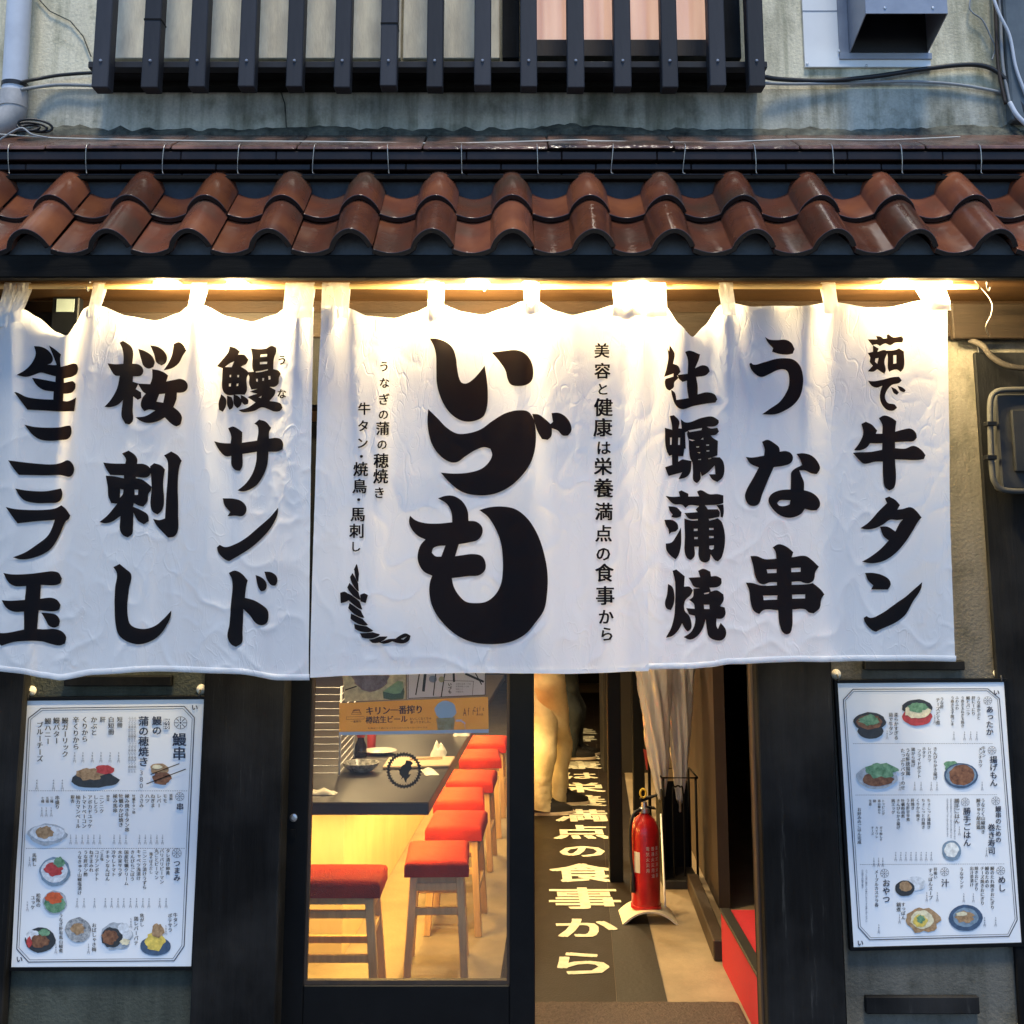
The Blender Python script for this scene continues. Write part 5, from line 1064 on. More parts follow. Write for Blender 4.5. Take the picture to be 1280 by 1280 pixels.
ph, pf = plate('food_poster', 'photo poster of sliced meat with a lime wedge above the yellow banner', 'poster', ((424, 790), (507, 790), (507, 874), (431, 877)), GY, thin_paper('', mat('pale_speckled_print', (.70, .66, .48), .5, var=.3, scale=60)))
f = lambda x, y: pf(.0006)(420 + x * K5, 830 + y * K5)
mb = MB(); blob(mb, 250, 90, 130, 110, f, 24, .4, 3); mb.build('meat_picture', mat('printed_pink_meat', (.42, .16, .11), .5, var=.4, scale=30, col2=(.62, .36, .28)), ph)
mb = MB(); mb.add([f(340, 200), f(380, 170), f(450, 122), f(488, 128), f(492, 170), f(470, 212), f(420, 218)], [(0, 1, 2, 3, 4, 5, 6)]); mb.build('lime_picture', mat('printed_lime', (.50, .58, .22), .5, var=.2, scale=50), ph)
mb = MB(); f2 = lambda x, y: pf(.0008)(420 + x * K5, 830 + y * K5); mb.add([f2(340, 200), f2(420, 218), f2(470, 212), f2(492, 170), f2(498, 200), f2(490, 255), f2(400, 262), f2(345, 250)], [list(range(8))]); mb.build('lime_rind', mat('printed_lime_rind', (.13, .17, .05), .5), ph)
mb = MB(); outline(mb, [(65, 190), (150, 162)], 9, f2); mb.build('chopstick_picture', M['ink'], ph)
mp_, mf = plate('map_poster', 'white street map sheet above the right end of the yellow banner', 'poster', ((509, 790), (607, 790), (607, 869), (509, 874)), GY, thin_paper('', mat('greyish_map_paper', (.74, .74, .80), .5, var=.04)))
f = lambda x, y: mf(.0006)(420 + x * K5, 830 + y * K5); mb = MB()
for a, b, w_ in (((615, 20), (580, 225), 9), ((668, -100), (635, 200), 20), ((740, -60), (708, 230), 8), ((812, -60), (765, 240), 8), ((850, -80), (858, 130), 16), ((780, 120), (1000, 125), 3), ((1000, 125), (992, 225), 3), ((940, 70), (1075, 130), 16), ((1010, 60), (1060, 150), 8), ((525, 250), (1085, 225), 5), ((525, -200), (525, 250), 5), ((1085, -200), (1085, 225), 5)): outline(mb, [a, b], w_, f)
mb.build('street_lines', M['ink'], mp_)
mb = MB(); vtext(mb, "いづも", 828, 135, 27, f, .04); mb.build('shop_name', M['ink'], mp_)
mb = MB()
for k, s in enumerate(("台東区浅草一丁目", "営業時間十七時", "電話〇三", "月曜定休")): htext(mb, s, 870, 145 + 19 * k, 14, f, 0)
mb.build('address_lettering', M['ink_grey'], mp_)['kind'] = 'stuff'
mb = MB(); blob(mb, 705, 110, 30, 26, f, 12); mb.build('grey_dot', mat('printed_grey', (.3, .32, .38), .5), mp_)
mb = MB(); blob(mb, 768, 112, 22, 22, f, 12); mb.build('yellow_dot', mat('printed_ochre', (.50, .44, .20), .5), mp_)
# round decal on the glass: rope ring with an eel figure
cen = P(505, 963, DY + .0115)
dc = thing('glass_decal', 'black round rope emblem with a small eel sticker on the door glass', 'sticker', cen)
mb = MB(); rg = 20.0
for k in range(34):
    a = 2 * math.pi * k / 34; pts = []
    for rr2, da in ((rg * 1.13, .09), (rg * 1.08, .135), (rg * .86, .02), (rg * .82, -.055), (rg * 1.03, .0)):
        pts.append(P(505 + rr2 * math.cos(a + da), 963 + 1.03 * rr2 * math.sin(a + da), DY + .0135))
    mb.add(pts, [(0, 1, 2, 3, 4)])
for k in range(48):
    a, b = 2 * math.pi * k / 48, 2 * math.pi * (k + 1) / 48
    mb.add([P(505 + r_ * math.cos(q), 963 + 1.03 * r_ * math.sin(q), DY + .0137) for r_, q in ((rg * .91, a), (rg * .91, b), (rg * 1.04, b), (rg * 1.04, a))], [(0, 1, 2, 3)])
mb.build('rope_ring', M['ink'], dc)
mb = MB(); shape(mb, ["510,700 540,705 560,720 545,740 552,760 530,790 528,805 545,800 530,825 518,835 510,865 500,850 492,825 470,840 480,820 462,800 462,780 450,768 470,765 480,740 500,728"], [], 420, 830, 1 / K5, lambda a, b: P(a, b, DY + .0135), 1.0, 3.0)
mb.build('eel_figure', M['ink'], dc)

# ================================================================== INSIDE THE SHOP
# counter
CZ = 0.64
ca, cb_ = G(536, 1003, CZ), G(585, 921, CZ)
dirv = Vector((0.055, 1, 0))
ct = thing('bar_counter', 'black topped counter on a cream rendered base lit yellow from beneath', 'counter', (-1.0, 1.5, 0))
yn = ca.y; xn = ca.x; yfar = 5.2
MB().prism([(-2.3, yn, CZ - .045), (xn, yn, CZ - .045), (xn + .055 * (yfar - yn), yfar, CZ - .045), (-2.3, yfar, CZ - .045)], (0, 0, .045)).build('countertop', M['counter'], ct, bevel=.003)
b0 = G(427, 1199, 0); bx, by = b0.x, b0.y
MB().prism([(-2.3, by, 0), (bx, by, 0), (bx + .055 * (yfar - by), yfar, 0), (-2.3, yfar, 0)], (0, 0, CZ - .0455)).build('base', M['counter_base'], ct, bevel=.004)
M['led'] = emis('amber_led_strip', (1.0, 0.62, 0.18), 6)
MB().prism([(xn - .10, yn + .06, CZ - .053), (xn - .085, yn + .06, CZ - .053), (xn - .085 + .055 * 4, yn + 4.06, CZ - .053), (xn - .10 + .055 * 4, yn + 4.06, CZ - .053)], (0, 0, .006)).build('led_strip', M['led'], ct)
MB().box(-2.2, xn - .12, yn + .075, yn + .09, CZ - .053, CZ - .047).build('led_strip', M['led'], ct)
def area(name, par, loc, sx, sy, e, col, rot=(0, 0, 0)):
    l = bpy.data.lights.new(name, 'AREA'); l.shape = 'RECTANGLE'; l.size = sx; l.size_y = sy; l.energy = e; l.color = col
    o = bpy.data.objects.new(name, l); C.objects.link(o); o.parent = par; o.location = Vector(loc) - par.location; o.rotation_euler = rot; return o
area('led_light', ct, (xn - .09 + .11, yn + 2.0, CZ - .056), .03, 3.8, 30, (1.0, .58, .13), (0, 0, -.055))
area('led_light', ct, (-1.2, yn + .10, CZ - .056), 1.8, .03, 9, (1.0, .58, .13))
# stools
def stool_proto():
    t = thing('stool', '', 'stool', (0, 0, 0), 'red cushioned stools along the counter')
    w_, d_ = .119, .165
    prof_ = [(-.0, .43)]
    mb = MB(); nx, ny = 14, 16
    for side in (1, 0):
        for j in range(ny + 1):
            for i in range(nx + 1):
                u = -1 + 2 * i / nx; v = -1 + 2 * j / ny
                u = math.copysign(1 - (1 - abs(u)) ** 2.2, u); v = math.copysign(1 - (1 - abs(v)) ** 2.2, v)
                du = (1 - abs(u)) * w_; dv = (1 - abs(v)) * d_; ed_ = min(1, min(du, dv) / .022)
                z = .408 + .018 * math.sqrt(max(0, 1 - (1 - ed_) ** 2)) + .004 * (1 - u * u) * (1 - v * v) if side else .372
                mb.v.append(Vector((w_ * u, d_ * v, z)))
    m_ = (nx + 1) * (ny + 1)
    for j in range(ny):
        for i in range(nx):
            a = j * (nx + 1) + i; mb.f.append([a, a + 1, a + nx + 2, a + nx + 1]); mb.f.append([m_ + a, m_ + a + nx + 1, m_ + a + nx + 2, m_ + a + 1])
    ring = [i for i in range(nx + 1)] + [j * (nx + 1) + nx for j in range(1, ny + 1)] + [ny * (nx + 1) + i for i in range(nx - 1, -1, -1)] + [j * (nx + 1) for j in range(ny - 1, 0, -1)]
    for a, b in zip(ring, ring[1:] + ring[:1]): mb.f.append([a, m_ + a, m_ + b, b])
    mb.build('cushion', M['red_fabric'], t, smooth='all', bevel=.006, seg=2)
    for sx in (-1, 1):
        for sy in (-1, 1):
            MB().bar((sx * .085, sy * .125, .365), (sx * .106, sy * .155, 0), .028, .030, (0, 1, 0)).build('leg', M['wood'], t, bevel=.002)
    for sy in (-1, 1):
        MB().box(-.077, .077, sy * .128 - .009, sy * .128 + .009, .318, .345).build('stretcher', M['wood'], t, bevel=.002)
        MB().box(-.083, .083, sy * .135 - .009, sy * .135 + .009, .235, .26).build('stretcher', M['wood'], t, bevel=.002)
    for sx in (-1, 1):
        MB().box(sx * .088 - .009, sx * .088 + .009, -.116, .116, .30, .325).build('stretcher', M['wood'], t, bevel=.002)
        MB().box(sx * .098 - .009, sx * .098 + .009, -.13, .13, .16, .185).build('stretcher', M['wood'], t, bevel=.002)
    MB().box(-.095, .095, -.13, .13, .345, .3655).build('seat_board', M['wood'], t)
    return t
sp = stool_proto()
st = [(-.62, .56, 90, 'red cushioned stool turned sideways at the left edge of the door glass'),
      (-.283, .86, 2, 'red cushioned stool nearest the door in the row along the counter'),
      (-.235, 1.39, -3, 'second red stool from the door in the counter row'),
      (-.250, 1.89, 2, 'third red stool from the door in the counter row'),
      (-.205, 2.34, -3, 'fourth red stool from the door in the counter row'),
      (-.185, 2.98, 3, 'fifth red stool from the door in the counter row'),
      (-.150, 3.48, -2, 'farthest red stool visible in the counter row')]
for i, (x, y, a, lb) in enumerate(st):
    o = sp if i == 0 else dup(sp)
    o.location = (x, y, 0); o.rotation_euler = (0, 0, R(a)); o['label'] = lb
vary(M['red_fabric'], .75, 1.2); vary(M['wood'], .8, 1.15); vary(M['slat'], .7, 1.4)
# things on the counter
t = thing('plate_rack', 'white wire rack standing on the counter behind the door glass', 'rack', G(405, 968, CZ))
fr = G(424, 970, CZ); x1 = fr.x; y1 = fr.y; x0_ = x1 - .34; dp = .42; H_ = .36
for (x, y) in ((x1, y1), (x0_, y1), (x1, y1 + dp), (x0_, y1 + dp)): MB().tube([(x, y, CZ + .004), (x, y, CZ + H_)], .0045, 6).build('upright', M['white_metal'], t, smooth='all')
for k in range(13):
    z = CZ + .012 + k * .0285
    MB().tube([(x1 + .004, y1, z), (x0_, y1, z)], .0017, 5).tube([(x1, y1, z), (x1, y1 + dp, z)], .0016, 5).build('wire', M['white_metal'], t)
p = G(449, 968, CZ); o = MB().lathe([(.022, 0), (.045, .004), (.070, .024), (.078, .040), (.072, .040), (.050, .014), (0, .009)], p + Vector((.0, .05, .0005)), 28).build('bowl', M['ceramic'], None, smooth=True, origin=p + Vector((0, .05, 0))); tag(o, 'shallow blue and white patterned bowl on the counter beside the wire rack', 'bowl')
p = G(446, 952, CZ) + Vector((0, .12, 0)); t = thing('soy_bottle', 'soy sauce bottle with a red top behind the patterned bowl', 'bottle', p)
MB().lathe([(.028, 0), (.030, .006), (.026, .05), (.016, .072), (.014, .085)], p, 18).build('body', M['soy'], t, smooth=True)
MB().lathe([(.017, .085), (.019, .09), (.018, .108), (.008, .116), (0, .117)], p, 18).build('cap', M['cap_red'], t, smooth=True)
p = G(462, 945, CZ) + Vector((-.02, .22, 0)); t = thing('spice_bottle', 'small red capped spice bottle behind the soy bottle', 'bottle', p)
MB().lathe([(.020, 0), (.021, .06), (.015, .075)], p, 14).build('body', M['cap_red'], t, smooth=True)
MB().lathe([(.016, .075), (.017, .10), (.0, .105)], p, 14).build('cap', M['cap_red'], t, smooth=True)
p = G(472, 946, CZ) + Vector((0, .08, 0)); o = MB().lathe([(.03, 0), (.055, .008), (.078, .016), (.074, .017), (.03, .006), (0, .005)], p, 24).build('dish', M['ceramic_white'], None, smooth=True, origin=p); tag(o, 'flat cream dish behind the patterned bowl on the counter', 'dish')
qs = [G(478, 962, CZ), G(562, 960, CZ), G(569, 949, CZ), G(486, 950, CZ)]; c = sum(qs, Vector()) / 4
o = MB().prism([v + Vector((0, 0, .001)) for v in qs], (0, 0, .012)).build('serving_board', M['tray'], None, bevel=.003, origin=c); tag(o, 'blond wooden serving board lying on the black counter', 'board')
t = thing('chopsticks', 'pair of pale chopsticks lying on the serving board', 'chopsticks', G(535, 950, CZ) + Vector((0, 0, .018)))
for k in range(2): MB().tube([G(512 + 2 * k, 954 - k, CZ) + Vector((0, 0, .0165)), G(553, 953 - 2 * k, CZ) + Vector((0, 0, .0165))], .0028, 6).build('chopstick', M['tray'], t)
def napkin(label, px, py, sx, sy, h, seed, rot=0.0, name='napkin'):
    p = G(px, py, CZ); mb = MB(); n = 8
    for j in range(n + 1):
        for i in range(n + 1):
            u = -1 + 2 * i / n; v = -1 + 2 * j / n; z = h * (1 - max(abs(u), abs(v)) ** 2) * (.55 + .6 * noise.noise((u * 1.7 + seed, v * 1.7, seed))) + .002
            q = Vector((sx * u * (1 + .2 * noise.noise((v * 2, seed, 1))), sy * v * (1 + .2 * noise.noise((u * 2, 2, seed))), max(z, .001))); q.rotate(Matrix.Rotation(rot, 3, 'Z')); mb.v.append(p + q)
    for j in range(n):
        for i in range(n): a = j * (n + 1) + i; mb.f.append([a, a + 1, a + n + 2, a + n + 1])
    o = mb.build(name, M['napkin'], None, smooth='all', origin=p); return tag(o, label, 'napkin')
napkin('folded white napkin lying in front of the serving board', 537, 966, .028, .065, .022, 2, .25)
napkin('crumpled white napkin standing behind the serving board', 548, 944, .035, .05, .085, 5)
napkin('white napkin at the far end of the counter under the banner corner', 577, 919, .04, .05, .07, 9)
napkin('rolled white hand towel on the counter at the left door edge', 400, 993, .06, .018, .03, 4, name='hand_towel')
# pendant lamps over the counter and ceiling spots in the passage
M['bulb'] = emis('warm_bulb', (1.0, .75, .45), 12)
for k, (x, y, e, lb) in enumerate(((-.95, 1.35, 9, 'paper shaded pendant lamp over the near end of the counter'), (-.85, 2.7, 11, 'paper shaded pendant lamp over the middle of the counter'), (-.75, 4.2, 11, 'paper shaded pendant lamp over the far end of the counter'))):
    t = thing('pendant_lamp', lb, 'lamp', (x, y, 1.75), 'pendant lamps over the counter')
    MB().lathe([(.03, .14), (.05, .14), (.13, 0), (.125, 0), (.045, .135)], (x, y, 1.75), 24).build('shade', M['cap_red'], t, smooth=True)
    MB().lathe([(0, .02), (.03, .03), (.035, .06), (.015, .11), (0, .11)], (x, y, 1.75), 14).build('bulb', M['bulb'], t, smooth=True)
    MB().tube([(x, y, 1.89), (x, y, 2.6)], .004, 6).build('cord', M['cable'], t)
    l = bpy.data.lights.new('bulb_light', 'SPOT'); l.energy = e * 4.8; l.color = (1, .70, .33); l.shadow_soft_size = .06; l.spot_size = R(150); l.spot_blend = .6
    o = bpy.data.objects.new('bulb_light', l); C.objects.link(o); o.parent = t; o.location = (0, 0, .0)
for k, (x, y, e, lb) in enumerate(((.05, 1.05, 15, 'round ceiling lamp just inside the entrance'), (.15, 2.9, 20, 'round ceiling lamp over the passage beside the stools'), (.35, 5.2, 18, 'round ceiling lamp over the far end of the passage'))):
    t = thing('ceiling_lamp', lb, 'lamp', (x, y, 2.6), 'ceiling lamps over the passage')
    MB().lathe([(.09, -.03), (.10, 0)], (x, y, 2.6), 24).build('rim', M['steel'], t, smooth=True)
    MB().lathe([(0, -.034), (.06, -.032), (.089, -.028), (.089, -.001)], (x, y, 2.6), 24).build('diffuser', M['bulb'], t, smooth=True)
    l = bpy.data.lights.new('lamp_light', 'SPOT'); l.energy = e * 3.8; l.color = (1, .72, .38); l.shadow_soft_size = .08; l.spot_size = R(140); l.spot_blend = .5
    o = bpy.data.objects.new('lamp_light', l); C.objects.link(o); o.parent = t; o.location = (0, 0, -.06)

# runner with floor lettering, doormat
def Lr(y): return -.055 + .045 * (y - .5)
def Rr(y): return .54 + .045 * (y - .5)
rn = thing('floor_runner', 'dark brown runner with pale yellow Japanese characters leading into the shop', 'runner', (.25, 1.5, .004))
seam = lambda y: .362 + .062 * (y - .5)
MB().add([(Lr(.4), .4, .004), (seam(.4), .4, .004), (seam(9.5), 9.5, .004), (Lr(9.5), 9.5, .004)], [(0, 1, 2, 3)]).build('lettered_strip', M['runner'], rn)
MB().add([(seam(.4) + .001, .4, .0035), (Rr(.4), .4, .0035), (Rr(1.62), 1.62, .0035), (seam(1.62) + .001, 1.62, .0035)], [(0, 1, 2, 3)]).build('plain_strip', mat('darker_runner_strip', (.012, .011, .010), .6, var=.25, scale=7, bump=.15), rn)
MB().add([(seam(1.621) + .001, 1.621, .0035), (Rr(1.62) - .0, 1.621, .0035), (Rr(9.5)+.2, 9.5, .0035), (seam(9.5) + .001, 9.5, .0035)], [(0, 1, 2, 3)]).build('plain_strip', M['runner'], rn)
for i, ch in enumerate("美容と健康は栄養満点の食事から"[::-1]):
    yy = .905 + .408 * i; xx = .285 + .052 * (yy - .9) - (0.02 if i == 0 else 0); s = (.27 if ch in 'らかのはと' else .335)
    LIFT = Vector((0, 0, 1)); mb = MB(); put(mb, ch, 0, 0, 1, lambda a, b: Vector((xx + a * s * 1.0, yy - b * s * 1.0, .0062)), .03, False)
    mb.build('floor_letter', M['letter_y'], rn)
LIFT = Vector((0, -1, 0))
o = MB(); n1, n2 = 60, 34; mxa, mxb = -.35, .785
for j in range(n2 + 1):
    for i in range(n1 + 1):
        x = mxa + (mxb - mxa) * i / n1; y = .06 + .47 * j / n2 + (.003 * noise.noise((x * 30, 0, 0)) if j == n2 else 0)
        o.v.append(Vector((x, y, (.014 + .003 * noise.noise((x * 60, y * 60, 0))) if 0 < i < n1 and 0 < j < n2 else .005)))
for j in range(n2):
    for i in range(n1): a = j * (n1 + 1) + i; o.f.append([a, a + 1, a + n1 + 2, a + n1 + 1])
o = o.build('doormat', M['mat'], None, smooth='all', origin=(.2, .3, .0)); tag(o, 'coarse dark brown doormat across the open doorway', 'doormat')

# partition posts, right hand wall, red platform, plank
def ipost(label, px, py, wpx, m, z1=2.59, dep=.07, name='partition_post'):
    g = G(px, py, 0); s = (P(px + wpx / 2, py, g.y).x - P(px - wpx / 2, py, g.y).x)
    o = MB().box(g.x - s / 2, g.x + s / 2, g.y, g.y + dep, 0.0, z1).build(name, m, None, bevel=.003, origin=(g.x, g.y, 0)); return tag(o, label, 'post'), g
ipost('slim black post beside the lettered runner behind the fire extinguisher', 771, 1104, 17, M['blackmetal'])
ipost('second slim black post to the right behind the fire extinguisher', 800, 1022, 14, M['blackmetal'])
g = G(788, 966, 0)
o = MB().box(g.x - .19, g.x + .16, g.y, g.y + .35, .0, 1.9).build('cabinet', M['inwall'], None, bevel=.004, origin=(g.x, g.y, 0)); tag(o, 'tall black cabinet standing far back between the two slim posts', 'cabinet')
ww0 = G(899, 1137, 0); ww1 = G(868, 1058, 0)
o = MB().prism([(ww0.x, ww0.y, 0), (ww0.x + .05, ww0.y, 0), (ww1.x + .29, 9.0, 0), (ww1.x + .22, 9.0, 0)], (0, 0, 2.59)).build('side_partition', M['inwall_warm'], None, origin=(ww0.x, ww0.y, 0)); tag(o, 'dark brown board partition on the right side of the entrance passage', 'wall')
g = G(868, 1058, 0)
t = thing('red_platform', 'crimson carpeted low platform with a black nosing inside the door on the right', 'platform', (1.2, .5, 0))
MB().prism([(.793, .13, 0), (1.9, .13, 0), (1.9, .90, 0), (.800, .90, 0)], (0, 0, .20)).build('carpet', M['red_mat'], t, bevel=.002)
MB().prism([(.788, .12, .193), (.826, .12, .193), (.836, .908, .193), (.796, .908, .193)], (0, 0, .012)).build('nosing', M['rubber'], t, bevel=.002)
o = MB().bar((.800, .94, .04), (.842, 1.85, .04), .05, .075).build('door_rail', M['brownwood'], None, bevel=.004, origin=(.8, .94, .0)); tag(o, 'worn wooden floor rail running back beside the red platform', 'rail')

# fire extinguisher on its stand
g = G(806, 1143, 0); x, y = g.x + .006, g.y - .055
t = thing('extinguisher_stand', 'arched cream plastic stand under the red fire extinguisher', 'stand', (x, y, 0))
mb = MB(); n = 18
for yy in (y - .09, y + .10):
    for i in range(n + 1):
        u = -1 + 2 * i / n; zz = .052 * (1 - abs(u) ** 2.2) + .002; mb.v.append(Vector((x + .118 * u, yy, zz)))
    for i in range(n + 1):
        u = -1 + 2 * i / n; zz = .052 * (1 - abs(u) ** 2.2) - .004; mb.v.append(Vector((x + .112 * u, yy, max(zz, .0))))
m_ = 2 * (n + 1)
for i in range(n):
    mb.f += [[i, i + 1, m_ + i + 1, m_ + i], [n + 1 + i, m_ + n + 1 + i, m_ + n + 2 + i, n + 2 + i], [i, n + 1 + i, n + 2 + i, i + 1], [m_ + i, m_ + i + 1, m_ + n + 2 + i, m_ + n + 1 + i]]
mb.build('arch', M['cream_plastic'], t, smooth=True)
x -= .006; zb = .048
t = thing('fire_extinguisher', 'red fire extinguisher with a black hose and yellow pin ring beside the umbrellas', 'fire extinguisher', (x, y, zb))
MB().lathe([(.045, 0), (.060, .006), (.062, .02), (.062, .30), (.058, .33), (.042, .362), (.022, .378), (.020, .385)], (x, y, zb), 32).build('cylinder', M['extred'], t, smooth=True)
MB().lathe([(.066, .0), (.066, .012), (.062, .014)], (x, y, zb), 32).build('base_ring', M['extred'], t, smooth=True)
MB().lathe([(.019, .384), (.023, .388), (.023, .405), (.014, .41), (.013, .43)], (x, y, zb), 16).build('valve', M['steel'], t, smooth=True)
MB().prism([(x - .012, y - .01, zb + .43), (x + .055, y - .012, zb + .455), (x + .06, y - .012, zb + .463), (x - .02, y - .01, zb + .445)], (0, .022, 0)).build('lever', M['blackmetal'], t, bevel=.002)
MB().prism([(x - .012, y - .01, zb + .415), (x + .045, y - .012, zb + .41), (x + .052, y - .012, zb + .40), (x - .008, y - .01, zb + .402)], (0, .022, 0)).build('carry_handle', M['blackmetal'], t, bevel=.002)
c = Vector((x - .006, y - .02, zb + .470)); MB().tube([c + Vector((.013 * math.cos(a), .002, .018 * math.sin(a))) for a in [2 * math.pi * i / 14 for i in range(14)]], .0045, 7, True).build('pin_ring', mat('yellow_plastic', (.75, .50, .04), .4), t, smooth='all')
MB().tube(spline([(x - .018, y - .01, zb + .40), (x - .05, y - .03, zb + .385), (x - .066, y - .035, zb + .33), (x - .066, y - .035, zb + .22), (x - .060, y - .04, zb + .14)], 6), .0075, 10).build('hose', M['rubber'], t, smooth='all')
MB().lathe([(.010, .07), (.012, .075), (.009, .145), (.007, .15)], (x - .060, y - .04, zb), 12).build('nozzle', M['rubber'], t, smooth=True)
def cylpatch(name, a0, a1, z0, z1, r, m, par):
    mb = MB(); n = 12
    for k in range(n + 1):
        a = a0 + (a1 - a0) * k / n
        for z in (z0, z1): mb.v.append(Vector((x + r * math.cos(a), y + r * math.sin(a), zb + z)))
    for k in range(n): mb.f.append([2 * k, 2 * k + 2, 2 * k + 3, 2 * k + 1])
    return mb.build(name, m, par, smooth='all')
cylpatch('tag_label', R(216), R(242), .15, .235, .0626, M['label_paper'], t)
mb = MB()
def fcyl(a, b): an = R(312) + a; return Vector((x + .0630 * math.cos(an), y + .0630 * math.sin(an), zb + .19 - b))
for k, s in enumerate(("蓄圧式消火器", "普通火災用油", "電気火災")): vtext(mb, s, -.28 + k * .22, -.05, .021, lambda a, b: fcyl(a * 1.0 if abs(a) < 1 else a, b), .02)

# characters are laid out directly in angle and height
mb = MB()
for k, s in enumerate(("蓄圧式消火器", "普通火災用油", "電気火災用")):
    for i, ch in enumerate(s):
        v, f_ = glyph(ch, 0.0); mb.add([fcyl(.05 - k * .36 + a * .26, -.06 + i * .022 + b * .018) for a, b in v], f_)
mb.build('printed_instructions', M['label_paper'], t)

# umbrellas hung on a rack
def umbrella(label, xt, yt, ztip, rt_, lean, length=.72, seed=0):
    t = thing('umbrella', label, 'umbrella', (xt, yt, ztip), 'closed clear umbrellas by the fire extinguisher')
    mb = MB(); n = 40; m = 26
    for j in range(m + 1):
        v = j / m; z = ztip + .05 + length * v; r0 = .012 + rt_ * (v ** .8) * (1 + .1 * math.sin(v * 7))
        for i in range(n):
            a = 2 * math.pi * i / n; tw = v * 1.4 + seed
            r = r0 * (1 + .26 * math.sin(8 * (a + tw)) + .12 * noise.noise((math.cos(a) * 2, math.sin(a) * 2 + seed, v * 4)))
            mb.v.append(Vector((xt + lean * v + r * math.cos(a), yt + r * math.sin(a), z + .01 * math.sin(4 * a) * v)))
    for j in range(m):
        for i in range(n): mb.f.append([j * n + i, j * n + (i + 1) % n, (j + 1) * n + (i + 1) % n, (j + 1) * n + i])
    mb.build('canopy', M['clear_plastic'], t, smooth='all')
    for k in range(8):
        a = 2 * math.pi * k / 8 + seed; MB().tube([(xt + .006 * math.cos(a), yt + .006 * math.sin(a), ztip + .04), (xt + lean * .5 + (rt_ * .55) * math.cos(a), yt + rt_ * .55 * math.sin(a), ztip + .05 + length * .5), (xt + lean + rt_ * math.cos(a), yt + rt_ * math.sin(a), ztip + .05 + length)], .0013, 4).build('rib', M['steel'], t)
    MB().tube([(xt, yt, ztip), (xt + lean * 1.1, yt, ztip + length + .12)], .0045, 8).build('shaft', M['white_metal'], t, smooth='all')
    MB().lathe([(.0, 0), (.006, .003), (.007, .035), (.012, .045), (.012, .06)], (xt, yt, ztip - .005), 12).build('ferrule', M['steel'] if seed else M['rubber'], t, smooth=True)
    hx = xt + lean * 1.1; hz = ztip + length + .12
    MB().tube(spline([(hx, yt, hz), (hx, yt, hz + .10), (hx + .015, yt, hz + .15), (hx + .05, yt, hz + .16), (hx + .065, yt, hz + .12)], 5), .009, 8).build('handle', M['white_metal'], t, smooth='all')
ub = P(827, 1013, 1.95); umbrella('clear closed umbrella hanging left, just above the fire extinguisher', ub.x, 1.95, ub.z, .080, -.03, .74, 0)
ub2 = P(850, 1014, 2.0); umbrella('clear closed umbrella with a metal tip, right of the other umbrella', ub2.x, 2.0, ub2.z, .062, .02, .74, 2.1)
t = thing('umbrella_stand', 'black umbrella stand with wire sides behind the fire extinguisher', 'stand', (.80, 2.0, 0))
g0 = G(834, 1112, 0); X0, X1, Y0, Y1 = g0.x - .015, g0.x + .155, g0.y, g0.y + .24
MB().box(X0, X1, Y0, Y1, .0, .04).build('tray', M['rubber'], t, bevel=.004)
for (x_, y_) in ((X0 + .008, Y0 + .008), (X1 - .008, Y0 + .008), (X0 + .008, Y1 - .008), (X1 - .008, Y1 - .008)): MB().tube([(x_, y_, .04), (x_, y_, .50)], .006, 8).build('upright', M['blackmetal'], t, smooth='all')
MB().box(X0, X1, Y1 - .004, Y1, .04, .44).box(X0, X0 + .004, Y0, Y1 - .005, .04, .44).build('side_panel', M['blackmetal'], t)
MB().tube([(X0, Y0, .50), (X1, Y0, .50), (X1, Y1, .50), (X0, Y1, .50)], .005, 6, True).build('top_ring', M['blackmetal'], t, smooth='all')
MB().tube(spline([(X0 + .05, Y0 - .004, .06), (X0 + .05, Y0 - .004, .42), (X0 + .065, Y0 - .004, .46), (X0 + .085, Y0 - .004, .46), (X0 + .1, Y0 - .004, .42), (X0 + .1, Y0 - .004, .06)], 5), .004, 6).build('front_hoop', M['blackmetal'], t, smooth='all')
MB().tube([(ub.x - .02, 2.25, 0.01), (ub.x - .02, 2.25, 1.45)], .008, 8).tube([(ub.x + .30, 2.25, 0.01), (ub.x + .30, 2.25, 1.45)], .008, 8).tube([(ub.x - .05, 2.25, 1.44), (ub.x + .33, 2.25, 1.44)], .008, 8).build('hanging_rail', M['blackmetal'], t, smooth='all')
MB().tube([G(832, 1146, 0) + Vector((0, .0, .004)), Vector((ub.x - .01, 1.90, .33))], .0045, 6).build('prop_rod', M['white_metal'], t, smooth='all')
o, _pf = plate('red_notice', 'small red notice sheet on the wall behind the left umbrella', 'sign', ((804, 936), (815, 940), (815, 965), (808, 962)), 2.3, mat('red_notice_print', (.5, .06, .04), .5))

